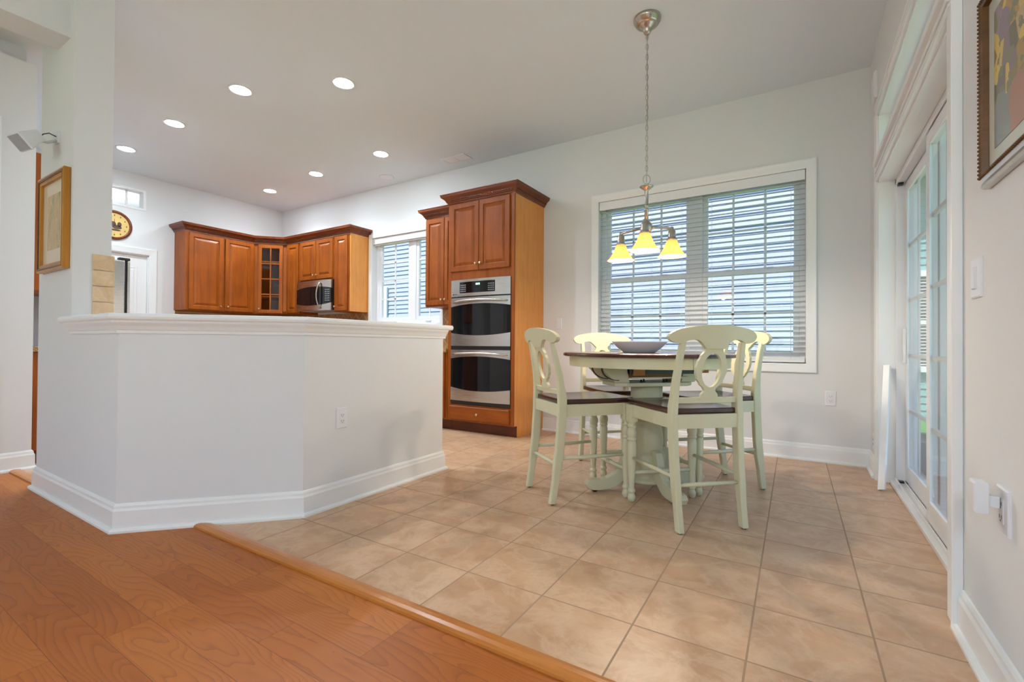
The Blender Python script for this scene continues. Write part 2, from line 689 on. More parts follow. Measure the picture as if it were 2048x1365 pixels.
    def nested(self, w, h, loops, fmap):
        """concentric rectangles: loops [(inset, depth)], last one filled; fmap(u, v, n)"""
        vs, fs = [], []
        for ins, d in loops:
            for u, v in ((ins, ins), (w - ins, ins), (w - ins, h - ins), (ins, h - ins)):
                vs.append(fmap(u, v, d))
        for i in range(len(loops) - 1):
            for a in range(4):
                b = (a + 1) % 4
                fs.append((i * 4 + a, i * 4 + b, i * 4 + 4 + b, i * 4 + 4 + a))
        fs.append(tuple((len(loops) - 1) * 4 + a for a in range(4)))
        fs.append((3, 2, 1, 0))
        return self.add(vs, fs)

    def prism(self, poly, t0, t1, fmap=None):
        fmap = fmap or (lambda u, v, t: (u, v, t))
        n = len(poly)
        vs = [fmap(u, v, t0) for u, v in poly] + [fmap(u, v, t1) for u, v in poly]
        fs = [tuple(reversed(range(n))), tuple(range(n, 2 * n))]
        for i in range(n):
            j = (i + 1) % n
            fs.append((i, j, n + j, n + i))
        return self.add(vs, fs)

    def strip(self, us, lo, hi, f, t, smooth_face=False):
        """slab between curves lo(u) and hi(u), thickness t, f(u, w, n) -> point"""
        vs, fs = [], []
        for u in us:
            a, b = lo(u), hi(u)
            vs += [f(u, a, 0), f(u, b, 0), f(u, b, t), f(u, a, t)]
        n = len(us)
        for i in range(n - 1):
            for a in range(4):
                b = (a + 1) % 4
                fs.append((i * 4 + a, i * 4 + 4 + a, i * 4 + 4 + b, i * 4 + b))
        fs += [(0, 1, 2, 3), tuple(reversed([(n - 1) * 4 + a for a in range(4)]))]
        return self.add(vs, fs, smooth_face)


def obj(name, mb, m, parent=None, bevel=0.0, autosmooth=False, fix=True):
    me = bpy.data.meshes.new(name)
    inv = WM[parent].inverted() if parent is not None else None
    vs = [inv @ p for p in mb.v] if inv is not None else mb.v
    me.from_pydata([tuple(p) for p in vs], [], mb.f)
    me.polygons.foreach_set('use_smooth', mb.s)
    if fix:
        b = bmesh.new()
        b.from_mesh(me)
        bmesh.ops.remove_doubles(b, verts=b.verts, dist=1e-6)
        bmesh.ops.recalc_face_normals(b, faces=b.faces)
        b.to_mesh(me)
        b.free()
    me.materials.append(M[m] if isinstance(m, str) else m)
    o = bpy.data.objects.new(name, me)
    COL.objects.link(o)
    if parent is not None:
        o.parent = parent
        WM[o] = WM[parent]
    else:
        WM[o] = Matrix.Identity(4)
    if bevel:
        md = o.modifiers.new('bevel', 'BEVEL')
        md.width = bevel
        md.segments = 2
        md.limit_method = 'ANGLE'
        md.angle_limit = math.radians(40)
    return o


def tag(o, label, cat, group=None, kind=None):
    if label:
        o['label'] = label
    if cat:
        o['category'] = cat
    if group:
        o['group'] = group
    if kind:
        o['kind'] = kind
    return o


def thing(name, label, cat, loc=(0, 0, 0), rotz=0.0, group=None, kind=None):
    o = bpy.data.objects.new(name, None)
    o.empty_display_size = .1
    COL.objects.link(o)
    o.location = loc
    o.rotation_euler = (0, 0, rotz)
    WM[o] = Matrix.Translation(loc) @ Matrix.Rotation(rotz, 4, 'Z')
    return tag(o, label, cat, group, kind)


def struct(name, mb, m, parent=None, label=None, cat=None, bevel=0.0):
    o = obj(name, mb, m, parent, bevel)
    if parent is None:
        o['kind'] = 'structure'
        o['label'] = label or name.replace('_', ' ')
        o['category'] = cat or name.split('_')[0]
    return o


def dup(root, loc, rotz, label, group=None):
    r = root.copy()
    COL.objects.link(r)
    r.location = loc
    r.rotation_euler = (0, 0, rotz)
    r['label'] = label
    if group:
        r['group'] = group
    for ch in list(root.children):
        c = ch.copy()
        COL.objects.link(c)
        c.parent = r
        for g in list(ch.children):
            d = g.copy()
            COL.objects.link(d)
            d.parent = c
    return r


def wall_cells(mb, u0, u1, v0, v1, holes, put):
    us = sorted({u0, u1, *[h[0] for h in holes], *[h[1] for h in holes]})
    vs = sorted({v0, v1, *[h[2] for h in holes], *[h[3] for h in holes]})
    us = [u for u in us if u0 <= u <= u1]
    vs = [v for v in vs if v0 <= v <= v1]
    for i in range(len(us) - 1):
        run = None
        for j in range(len(vs) - 1):
            cu, cv = (us[i] + us[i + 1]) / 2, (vs[j] + vs[j + 1]) / 2
            inside = any(h[0] < cu < h[1] and h[2] < cv < h[3] for h in holes)
            if inside:
                if run is not None:
                    put(mb, us[i], us[i + 1], run, vs[j])
                run = None
            elif run is None:
                run = vs[j]
        if run is not None:
            put(mb, us[i], us[i + 1], run, vs[-1])


# ------------------------------------------------------------------ the setting
TB = 1.165      # joint between hardwood and tile


def tile_edge(x):
    return 1.17 + (x + 2.6) * 0.0135


# tile floor and hardwood floor
fb = MB()
fb.add([(-3.2, tile_edge(-3.2), 0), (.75, tile_edge(.75), 0), (.75, 4.7, 0), (-7.5, 4.7, 0), (-7.5, .95, 0), (-3.2, .95, 0),
        (-3.2, tile_edge(-3.2), -.1), (.75, tile_edge(.75), -.1), (.75, 4.7, -.1), (-7.5, 4.7, -.1), (-7.5, .95, -.1), (-3.2, .95, -.1)],
       [(0, 1, 2, 3, 4, 5), (11, 10, 9, 8, 7, 6)] + [(i, (i + 1) % 6, 6 + (i + 1) % 6, 6 + i) for i in range(6)])
struct('floor', fb, 'tile', label='beige ceramic tile floor of the kitchen and dining area', cat='floor')
fb = MB()
fb.add([(-3.2, tile_edge(-3.2), 0), (.6, tile_edge(.6), 0), (.6, -3.8, 0), (-5, -3.8, 0), (-5, .95, 0), (-3.2, .95, 0),
        (-3.2, tile_edge(-3.2), -.1), (.6, tile_edge(.6), -.1), (.6, -3.8, -.1), (-5, -3.8, -.1), (-5, .95, -.1), (-3.2, .95, -.1)],
       [(5, 4, 3, 2, 1, 0), (6, 7, 8, 9, 10, 11)] + [(i, (i + 1) % 6, 6 + (i + 1) % 6, 6 + i) for i in range(6)])
struct('floor', fb, 'hardwood', label='orange brown plank floor in front of the half wall', cat='floor')

# wooden thresholds
for (xa, xb, fy, lab) in ((-2.62, .43, tile_edge, 'long rounded oak threshold between plank floor and tile floor'),
                          (-4.73, -4.085, lambda x: .945 + (x + 4.7) * .0135, 'short rounded oak threshold between the passage wall and the pillar')):
    t = MB()
    prof = [(-.036, 0), (-.035, .006), (-.026, .013), (-.010, .017), (.008, .018), (.022, .015), (.031, .009), (.032, 0)]
    t.sweep([(xa, fy(xa)), (xb, fy(xb))], prof, smooth=False)
    o = obj('threshold_strip', t, 'threshold')
    tag(o, lab, 'threshold')

# ceiling with round holes for the recessed lights
LIGHTS = [(-6.440, 2.116), (-5.278, 2.118), (-4.091, 2.131), (-3.243, 2.521), (-4.084, 3.693), (-5.279, 3.700), (-6.433, 3.776)]
LR = 0.078


def ceiling():
    m = MB()
    HS = .16
    holes = [(x - HS, x + HS, y - HS, y + HS) for x, y in LIGHTS]
    wall_cells(m, -9.3, .6, -3.8, 4.66, holes, lambda k, a, b, c, d: k.add([(a, c, H), (a, d, H), (b, d, H), (b, c, H)], [(0, 1, 2, 3)]))
    n = 32
    for x, y in LIGHTS:
        inn, out = [], []
        for k in range(n):
            a = 2 * PI * k / n
            c_, s_ = math.cos(a), math.sin(a)
            q = HS / max(abs(c_), abs(s_))
            inn.append((x + LR * c_, y + LR * s_, H))
            out.append((x + q * c_, y + q * s_, H))
        m.add(inn + out, [(k, n + k, n + (k + 1) % n, (k + 1) % n) for k in range(n)])
    o = obj('ceiling', m, 'ceiling', fix=False)
    tag(o, 'smooth off white ceiling with recessed lights', 'ceiling', kind='structure')
    rb = MB().box(-9.3, .6, -3.8, 4.66, H + .16, H + .20)
    struct('ceiling', rb, 'ceiling', label='deck closing the space above the ceiling', cat='ceiling')


ceiling()

W1 = (-1.77, .023, .785, 2.385)        # dining window
W2 = (-5.135, -3.87, 1.20, 2.405)      # kitchen window
DR = (2.16, 4.075, 0.0, 2.075)         # sliding door (y, y, z, z)
TR = (2.16, 4.05, 2.21, 2.53)          # transom over it
XD = .535                              # inner face of the door frame

w = MB()
wall_cells(w, -7.45, .62, 0, H, [W1, W2], lambda m, a, b, c, d: m.box(a, b, YB, YB + WT, c, d))
struct('wall_back', w, 'wall', label='long off white wall with both windows', cat='wall')
w = MB()
wall_cells(w, -3.66, YB, 0, H, [DR, TR], lambda m, a, b, c, d: m.box(XR, XR + .19, a, b, c, d))
struct('wall_right', w, 'wall', label='off white wall holding the sliding patio door', cat='wall')
DK = (1.85, 2.655, 0, 2.06)            # kitchen door (y, y, z, z)
TK = (1.55, 2.585, 2.665, 2.875)       # interior transom above it
w = MB()
wall_cells(w, .95, YB, 0, H, [DK, TK], lambda m, a, b, c, d: m.box(XL - .13, XL, a, b, c, d))
struct('wall_left', w, 'wall', label='off white kitchen wall with the door and the clock', cat='wall')
struct('wall_passage', MB().box(-4.88, -4.75, -3.66, 1.03, 0, 2.94), 'wall', label='off white passage wall at the left edge', cat='wall')
struct('wall_kitchen', MB().box(-7.42, -4.88, .9, 1.0, 0, H), 'wall', label='off white wall behind the passage', cat='wall')
struct('wall_passage', MB().box(-4.95, -4.88, -3.66, .9, 0, H), 'wall', label='upper part of the passage wall', cat='wall')
struct('wall_hall', MB().box(-9.3, -9.2, .9, 4.66, 0, H).box(-9.3, -7.42, .85, .9, 0, H).box(-9.3, -7.42, 4.5, 4.66, 0, H).box(-9.3, -7.42, .9, 4.5, -.1, 0), 'wall',
       label='walls of the room beyond the kitchen door', cat='wall')
# living room side behind the camera: three tall windows
w = MB()
RW = [(-4.3, -3.1, .25, 2.6), (-2.75, -1.45, .25, 2.6), (-1.1, .1, .25, 2.6)]
wall_cells(w, -4.95, .62, 0, H, RW, lambda m, a, b, c, d: m.box(a, b, -3.66, -3.5, c, d))
struct('wall_front', w, 'wall', label='off white living room wall with three tall windows', cat='wall')

# pillar, header beam, half wall
struct('wall_pillar', MB().box(-4.09, -3.494, .91, 1.085, 0, H), 'wall', label='off white pillar at the end of the half wall', cat='wall')
struct('wall_header', MB().box(-3.785, -3.575, -3.5, .91, 2.672, H), 'wall', label='off white header beam meeting the pillar', cat='wall')
HW = [(-3.494, .91), (-2.828, .91), (-2.258, 1.525), (-2.258, 2.655)]
HT = 1.035
struct('wall_half', MB().sweep(HW, [(-.13, 0), (0, 0), (0, HT), (-.13, HT)]), 'wall', label='off white angled half wall around the kitchen', cat='wall')
cap = [(-.165, HT - .008), (.040, HT - .008), (.047, HT), (.050, HT + .010), (.047, HT + .020), (.040, HT + .027), (-.165, HT + .027)]
cp = MB().sweep([(-3.53, .91)] + HW[1:3] + [(-2.258, 2.715)], cap)
struct('trim_1', cp, 'trim', label='white cap board along the top of the half wall', cat='trim', bevel=.002)
mold = [(0, HT - .070), (.007, HT - .070), (.009, HT - .056), (.013, HT - .052), (.022, HT - .034), (.034, HT - .018), (.037, HT - .010), (.037, HT - .004), (0, HT - .004)]
mp = MB().sweep([(-3.494, .91)] + HW[1:3] + [(-2.258, 2.675)], mold)
mp.sweep([(-2.258, 2.655), (-2.40, 2.655)], [(d * -1, h) for d, h in mold])
struct('trim_2', mp, 'trim', label='white moulding under the half wall cap', cat='trim')

BASE = [(0, 0), (.032, 0), (.032, .010), (.026, .019), (.017, .021), (.016, .102), (.011, .113), (.010, .124), (.005, .134), (0, .136)]


def baseboard(name, path, label):
    struct(name, MB().sweep(path, BASE), 'trim', label=label, cat='baseboard')


baseboard('baseboard_half', [(-4.09, 1.085), (-4.09, .91)] + HW[1:] + [(-2.39, 2.655)], 'white baseboard around the pillar and half wall')
baseboard('baseboard_back', [(-2.40, YB), (XR, YB)], 'white baseboard under the dining window')
baseboard('baseboard_right', [(XR, YB), (XR, 4.135)], 'short white baseboard between corner and patio door')
baseboard('baseboard_right', [(XR, 2.07), (XR, -3.5)], 'white baseboard below the flower picture')
baseboard('baseboard_left', [(-4.75, -3.5), (-4.75, 1.03), (-4.88, 1.03)], 'white baseboard of the passage wall')

# ------------------------------------------------------------------ dining window
def onY(y):
    return lambda u, v, h: (u, y - h, v)


def frame4(mb, u0, u1, v0, v1, wd, put):
    put(mb, u0, u1, v0, v0 + wd)
    put(mb, u0, u1, v1 - wd, v1)
    put(mb, u0, u0 + wd, v0 + wd, v1 - wd)
    put(mb, u1 - wd, u1, v0 + wd, v1 - wd)


CAS = [(0, 0), (0, .012), (.012, .016), (.05, .020), (.062, .022), (.072, .022), (.072, 0)]


def casing_y(name, win, label, closed=True, prof=CAS):
    u0, u1, v0, v1 = win
    p = [(u0, v0), (u0, v1), (u1, v1), (u1, v0)]
    # travel so that "right" is inside; use negative offsets for outside
    m = MB().sweep(p, [(-d, h) for d, h in prof], onY(YB), closed=closed)
    return struct(name, m, 'trim', label=label, cat='trim')


casing_y('trim_3', W1, 'white casing around the dining window')

win = thing('window_1', 'double dining window with white vinyl sashes', 'window', (W1[0], YB + .1, W1[2]), kind='structure')
mid = -.842
f = MB()
pb = lambda y0, y1: (lambda m, a, b, c, d: m.box(a, b, y0, y1, c, d))
fy0, fy1 = YB + .085, YB + .155
frame4(f, W1[0], W1[1], W1[2], W1[3], .045, pb(fy0, fy1))
f.box(mid - .055, mid + .055, fy0, fy1, W1[2] + .045, W1[3] - .045)
obj('window_frame', f, 'vinyl', win, .003)
zr = 1.583
for (a, b) in ((W1[0] + .045, mid - .055), (mid + .055, W1[1] - .045)):
    s = MB()
    frame4(s, a, b, W1[2] + .045, zr + .02, .045, pb(fy0 + .004, fy0 + .034))
    o = obj('lower_sash', s, 'vinyl', win, .003)
    g = MB()
    for k in (1, 2):
        x = a + (b - a) * k / 3
        g.box(x - .009, x + .009, fy0 + .012, fy0 + .02, W1[2] + .09, zr - .02)
    g.box(a + .045, b - .045, fy0 + .012, fy0 + .02, (W1[2] + zr) / 2 + .02, (W1[2] + zr) / 2 + .038)
    obj('grille', g, 'vinyl', o)
    obj('pane', MB().box(a + .04, b - .04, fy0 + .021, fy0 + .0225, W1[2] + .085, zr - .02), 'glass', o)
    s = MB()
    frame4(s, a, b, zr - .02, W1[3] - .045, .042, pb(fy0 + .036, fy0 + .066))
    o = obj('upper_sash', s, 'vinyl', win, .003)
    g = MB()
    for k in (1, 2):
        x = a + (b - a) * k / 3
        g.box(x - .009, x + .009, fy0 + .044, fy0 + .052, zr + .022, W1[3] - .087)
    g.box(a + .042, b - .042, fy0 + .044, fy0 + .052, (W1[3] + zr) / 2 - .03, (W1[3] + zr) / 2 - .012)
    obj('grille', g, 'vinyl', o)
    obj('pane', MB().box(a + .04, b - .04, fy0 + .053, fy0 + .0545, zr + .02, W1[3] - .085), 'glass', o)
    for k in (.28, .72):
        x = a + (b - a) * k
        obj('sash_lock', MB().box(x - .025, x + .025, fy0 - .006, fy0 + .004, zr + .018, zr + .03), 'plastic', win, .003)

# horizontal blind
bl = thing('window_blind', 'white horizontal slat blind, slats open, over the double dining window', 'blind', (W1[0], YB + .04, W1[3]))
BX0, BX1 = W1[0] + .006, W1[1] - .006
v = MB()
v.box(BX0, BX1, YB + .003, YB + .012, W1[3] - .085, W1[3] - .002)
v.box(BX0, BX1, YB + .014, YB + .07, W1[3] - .045, W1[3] - .004)
obj('valance', v, 'blind', bl, .002)
sl = MB()
pitch = .0425
z = W1[3] - .105
zs = []
while z > W1[2] + .055:
    zs.append(z)
    z -= pitch
tilt = math.radians(4)
for z in zs:
    for s0, s1 in ((-1, 0), (0, 1)):
        ya, yb = YB + .043 + s0 * .025, YB + .043 + s1 * .025
        za, zb = z + .025 * s0 * math.tan(tilt) - .0015 * abs(s0), z + .025 * s1 * math.tan(tilt) - .0015 * abs(s1)
        sl.add([(BX0, ya, za), (BX1, ya, za), (BX1, yb, zb), (BX0, yb, zb),
                (BX0, ya, za + .0028), (BX1, ya, za + .0028), (BX1, yb, zb + .0028), (BX0, yb, zb + .0028)],
               [(3, 2, 1, 0), (4, 5, 6, 7), (0, 1, 5, 4), (1, 2, 6, 5), (2, 3, 7, 6), (3, 0, 4, 7)])
obj('slats', sl, 'slat', bl)
obj('bottom_rail', MB().box(BX0, BX1, YB + .018, YB + .068, W1[2] + .008, W1[2] + .03).box(BX0, BX1, YB + .02, YB + .066, W1[2] + .03, W1[2] + .05), 'blind', bl, .003)
for x in (BX0 + .10, BX0 + .52, mid - .12, mid + .14, mid + .56, BX1 - .1):
    c = MB()
    for y in (YB + .017, YB + .069):
        c.tube([(x, y, W1[2] + .03), (x, y, W1[3] - .05)], .0009, 5)
    obj('ladder_cord', c, 'blind', bl)

# ------------------------------------------------------------------ kitchen window
struct('trim_4', MB().sweep([(W2[0], W2[2]), (W2[0], W2[3]), (W2[1], W2[3]), (W2[1], W2[2])],
                            [(-d, h) for d, h in [(0, 0), (0, .012), (.04, .018), (.05, .018), (.05, 0)]], onY(YB), closed=True),
       'trim', label='narrow white casing around the kitchen window', cat='trim')
win = thing('window_2', 'kitchen window with two white casement sashes', 'window', (W2[0], YB + .1, W2[2]), kind='structure')
f = MB()
frame4(f, W2[0], W2[1], W2[2], W2[3], .05, pb(fy0, fy1))
xm = -4.43
f.box(xm - .05, xm + .05, fy0, fy1, W2[2] + .05, W2[3] - .05)
obj('window_frame', f, 'vinyl', win, .003)
for a, b in ((W2[0] + .05, xm - .05), (xm + .05, W2[1] - .05)):
    s = MB()
    frame4(s, a, b, W2[2] + .05, W2[3] - .05, .045, pb(fy0 + .01, fy0 + .05))
    o = obj('sash', s, 'vinyl', win, .003)
    g = MB()
    x = (a + b) / 2
    g.box(x - .01, x + .01, fy0 + .02, fy0 + .03, W2[2] + .09, W2[3] - .09)
    for k in (1, 2, 3):
        zz = W2[2] + .095 + (W2[3] - W2[2] - .19) * k / 4
        g.box(a + .045, b - .045, fy0 + .02, fy0 + .03, zz - .01, zz + .01)
    obj('grille', g, 'vinyl', o)
    obj('pane', MB().box(a + .04, b - .04, fy0 + .031, fy0 + .0325, W2[2] + .09, W2[3] - .09), 'glass', o)
    obj('crank', MB().box(x - .05, x + .05, fy0 - .02, fy0 + .008, W2[2] + .03, W2[2] + .045), 'plastic', win, .003)
rs = thing('roller_shade', 'rolled up grey white shade cassette at the top of the kitchen window', 'shade', (W2[0], YB + .04, W2[3]))
obj('cassette', MB().box(W2[0] + .004, W2[1] - .004, YB + .01, YB + .075, W2[3] - .085, W2[3] - .003), 'plastic', rs, .004)
obj('hem_bar', MB().box(W2[0] + .01, W2[1] - .01, YB + .035, YB + .05, W2[3] - .10, W2[3] - .088), 'blind', rs, .002)

# ------------------------------------------------------------------ patio door, transom, casings
def onX(x):
    return lambda u, v, h: (x - h, u, v)


PX = lambda x0, x1: (lambda m, a, b, c, d: m.box(x0, x1, a, b, c, d))
# casings on the wall: near leg, far leg, band between door and transom, top band
struct('trim_5', MB().box(XR - .022, XR, DR[0] - .09, DR[0], 0, TR[2] - .12).box(XR - .03, XR, DR[0] - .095, DR[0] - .08, 0, TR[2] - .12),
       'trim', label='tall white casing board at the near side of the patio door', cat='trim', bevel=.003)
struct('trim_6', MB().sweep([(4.075, 0), (4.075, 2.55)], [(0, 0), (0, .010), (.008, .014), (.045, .018), (.055, .018), (.055, 0)], onX(XR)),
       'trim', label='white casing at the far side of the patio door', cat='trim')
bd = MB()
bd.box(XR - .012, XR, DR[0], DR[1], DR[3], TR[2])
for k, (a, b, t) in enumerate(((0, .016, .022), (.03, .042, .018), (.052, .066, .022), (.10, .135, .03))):
    bd.box(XR - t, XR, DR[0], DR[1], DR[3] + a, DR[3] + b)
struct('trim_7', bd, 'trim', label='moulded white band between patio door and transom', cat='trim', bevel=.002)
tb = MB().box(XR - .014, XR, TR[0] - .06, TR[1] + .07, TR[3], TR[3] + .05).box(XR - .02, XR, TR[0] - .06, TR[1] + .07, TR[3] + .05, TR[3] + .068)
tb.box(XR - .018, XR, TR[0] - .06, TR[1] + .07, TR[3], TR[3] + .012)
tb.box(XR - .014, XR, TR[1], TR[1] + .07, TR[2], TR[3]).box(XR - .014, XR, TR[0] - .07, TR[0], TR[2], TR[3])
struct('trim_8', tb, 'trim', label='white casing above the transom window', cat='trim', bevel=.002)
# reveal lining
ln = MB()
ln.box(XR - .001, XD, DR[1] - .012, DR[1], 0, DR[3]).box(XR - .001, XD, DR[0], DR[0] + .012, 0, DR[3]).box(XR - .001, XD, DR[0], DR[1], DR[3] - .012, DR[3])
ln.box(XR - .001, XD, TR[0], TR[1], TR[2], TR[2] + .012).box(XR - .001, XD, TR[0], TR[1], TR[3] - .012, TR[3]).box(XR - .001, XD, TR[1] - .012, TR[1], TR[2], TR[3])
struct('trim_9', ln, 'trim', label='white lining of the patio door and transom reveals', cat='trim')

dr = thing('door_1', 'white sliding patio door with divided lights', 'door', (XD, DR[0], 0), kind='structure')
f = MB()
ya, yb, zt = DR[0] + .012, DR[1] - .012, DR[3] - .012
f.box(XD, XD + .11, yb - .035, yb, 0, zt).box(XD, XD + .11, ya, ya + .035, 0, zt).box(XD, XD + .11, ya, yb, zt - .04, zt)
obj('door_frame', f, 'vinyl', dr, .003)
tk = MB().box(XD - .03, XD + .11, ya, yb, 0, .022).box(XD - .004, XD + .004, ya, yb, .022, .04).box(XD + .038, XD + .044, ya, yb, .022, .036).box(XD + .082, XD + .09, ya, yb, .022, .036)
obj('track', tk, 'vinyl', dr, .002)
obj('weather_block', MB().box(XD + .006, XD + .036, yb - .075, yb - .036, .022, .034).box(XD + .046, XD + .08, yb - .075, yb - .036, .022, .034), 'black', dr)
obj('weather_block', MB().box(XD + .006, XD + .034, yb - .075, yb - .036, zt - .055, zt - .04), 'black', dr)


def door_panel(name, x0, y0, y1):
    z0, z1 = .036, zt - .042
    p = MB()
    st = .07
    p.box(x0, x0 + .034, y0, y0 + st, z0, z1).box(x0, x0 + .034, y1 - st, y1, z0, z1)
    p.box(x0, x0 + .034, y0 + st, y1 - st, z0, z0 + .11).box(x0, x0 + .034, y0 + st, y1 - st, z1 - st, z1)
    o = obj(name, p, 'vinyl', dr, .004)
    g = MB()
    gy0, gy1, gz0, gz1 = y0 + st, y1 - st, z0 + .11, z1 - st
    for k in (1, 2):
        y = gy0 + (gy1 - gy0) * k / 3
        g.box(x0 + .012, x0 + .022, y - .011, y + .011, gz0, gz1)
    for k in range(1, 5):
        zz = gz0 + (gz1 - gz0) * k / 5
        g.box(x0 + .010, x0 + .024, gy0, gy1, zz - .011, zz + .011)
    obj('grille', g, 'vinyl', o)
    obj('pane', MB().box(x0 + .007, x0 + .0085, gy0 - .004, gy1 + .004, gz0 - .004, gz1 + .004), 'glass', o)
    return o


door_panel('fixed_panel', XD + .007, ya + .03, 3.175)
pp = door_panel('sliding_panel', XD + .047, 3.105, yb - .036)
obj('handle', MB().box(XD + .03, XD + .047, yb - .085, yb - .065, .82, 1.05), 'vinyl', pp, .004)
tw = thing('window_3', 'low wide transom window above the patio door', 'window', (XD, TR[0], TR[2]), kind='structure')
f = MB()
frame4(f, TR[0] + .0, TR[1] - .012, TR[2] + .012, TR[3] - .012, .04, PX(XD, XD + .07))
obj('window_frame', f, 'vinyl', tw, .003)
g = MB()
for k in range(1, 6):
    y = TR[0] + (TR[1] - TR[0]) * k / 6
    g.box(XD + .03, XD + .04, y - .009, y + .009, TR[2] + .05, TR[3] - .05)
obj('grille', g, 'vinyl', tw)
obj('pane', MB().box(XD + .041, XD + .0425, TR[0] + .03, TR[1] - .04, TR[2] + .045, TR[3] - .045), 'glass', tw)

# white stick leaning in the corner of the door reveal
sb = MB()
bot, top = Vector((.432, 3.80, 0)), Vector((.488, 4.03, .80))
ax = (top - bot).normalized()
e1 = Vector((.86, -.5, 0)).normalized()
e1 = (e1 - ax * e1.dot(ax)).normalized()
e2 = ax.cross(e1)
sb.add([bot + e1 * (a * .019) + e2 * (b * .011) + Vector((0, 0, .003 + .004 * (a + 1))) for a, b in ((-1, -1), (1, -1), (1, 1), (-1, 1))] +
       [top + e1 * (a * .019) + e2 * (b * .011) for a, b in ((-1, -1), (1, -1), (1, 1), (-1, 1))],
       [(3, 2, 1, 0), (4, 5, 6, 7), (0, 1, 5, 4), (1, 2, 6, 5), (2, 3, 7, 6), (3, 0, 4, 7)])
o = obj('security_bar', sb, 'trim', bevel=.002)
tag(o, 'white wooden stick leaning in the corner of the patio door', 'stick')

# ------------------------------------------------------------------ kitchen door and interior transom
DT = [(0, 0), (0, .010), (.01, .014), (.06, .018), (.075, .020), (.085, .018), (.085, 0)]


def onXL(u, v, h):
    return (XL + h, u, v)


struct('trim_10', MB().sweep([(DK[0], 0), (DK[0], DK[3]), (DK[1], DK[3]), (DK[1], 0)], [(-d, h) for d, h in DT], onXL), 'trim',
       label='white casing of the kitchen door', cat='trim')
struct('trim_11', MB().sweep([(TK[0], TK[2]), (TK[0], TK[3]), (TK[1], TK[3]), (TK[1], TK[2])], [(-d, h * .5) for d, h in [(0, 0), (0, .012), (.02, .014), (.028, .012), (.028, 0)]], onXL, closed=True),
       'trim', label='thin white casing of the interior transom', cat='trim')
kd = thing('door_2', 'white closed door in the kitchen wall', 'door', (XL, DK[0], 0), kind='structure')
d = MB().box(XL - .07, XL - .03, DK[0] + .012, DK[1] - .012, .01, DK[3] - .012)
obj('door_leaf', d, 'trim', kd, .003)
pn = MB()
for (z0, z1) in ((.15, .95), (1.08, 1.9)):
    pn.nested(.58, z1 - z0, [(0, 0), (.006, .006), (.03, .001), (.045, .008)], lambda u, v, n, z0=z0: (XL - .03 + n, DK[0] + .11 + u, z0 + v))
obj('door_panel', pn, 'trim', kd)
obj('door_stop', MB().box(XL - .13, XL - .005, DK[0], DK[0] + .012, 0, DK[3]).box(XL - .13, XL - .005, DK[1] - .012, DK[1], 0, DK[3]).box(XL - .13, XL - .005, DK[0], DK[1], DK[3] - .012, DK[3]), 'trim', kd)
tw = thing('window_4', 'small interior transom above the kitchen clock', 'window', (XL, TK[0], TK[2]), kind='structure')
obj('mullion', MB().box(XL - .07, XL - .05, 2.415, 2.435, TK[2], TK[3]), 'trim', tw)
obj('pane', MB().box(XL - .062, XL - .06, TK[0], TK[1], TK[2], TK[3]), 'glass', tw)

# ------------------------------------------------------------------ cabinets
DOOR_LOOPS = [(0, -.02), (0, -.004), (.004, 0), (.050, 0), (.055, -.010), (.062, -.0115), (.066, -.009), (.088, -.001), (.092, 0)]
CROWN = [(0, 0), (.010, 0), (.012, .014), (.020, .018), (.024, .030), (.036, .048), (.054, .062), (.066, .070), (.068, .086), (.072, .092), (.072, .098), (0, .098)]


def knob(parent, p, n):
    n = Vector(n)
    m = Matrix.Translation(p) @ n.to_track_quat('Z', 'Y').to_matrix().to_4x4()
    k = MB().lathe([(.0065, 0), (.005, .010), (.010, .016), (.0135, .021), (.0125, .026), (.006, .0295), (0, .030)], seg=14, mat=m)
    return obj('knob', k, 'brass', parent)


def cab_door(root, o, eu, w, h, n, m='cab', kn=None, glass=False, name='door'):
    """o = lower left corner on the face plane, eu along, n outward"""
    o, eu, n = Vector(o), Vector(eu), Vector(n)
    ez = Vector((0, 0, 1))
    fm = lambda u, v, d: o + eu * u + ez * v + n * (d + .021)
    mb = MB()
    if not glass:
        mb.nested(w, h, DOOR_LOOPS if w > .24 else [(a * (.8 if a > .01 else 1), b) for a, b in DOOR_LOOPS], fm)
        dd = obj(name, mb, m, root)
    else:
        st = .05
        for (a, b, c, d) in ((0, w, 0, st), (0, w, h - st, h), (0, st, st, h - st), (w - st, w, st, h - st)):
            mb.nested(b - a, d - c, [(0, -.02), (0, -.003), (.003, 0)], lambda u, v, t, a=a, c=c: fm(a + u, c + v, t))
        mb.nested(.018, h - 2 * st, [(0, -.018), (0, -.004), (.003, -.003)], lambda u, v, t: fm(w / 2 - .009 + u, st + v, t))
        for k in (1, 2, 3):
            zz = st + (h - 2 * st) * k / 4
            mb.nested(w - 2 * st, .018, [(0, -.018), (0, -.004), (.003, -.003)], lambda u, v, t, zz=zz: fm(st + u, zz - .009 + v, t))
        dd = obj(name, mb, m, root)
        g = MB().nested(w - 2 * st, h - 2 * st, [(0, -.015), (0, -.0135)], lambda u, v, t: fm(st + u, st + v, t))
        obj('pane', g, 'glass', dd)
    if kn:
        knob(dd, o + eu * kn[0] + ez * kn[1] + n * .021, n)
    return dd


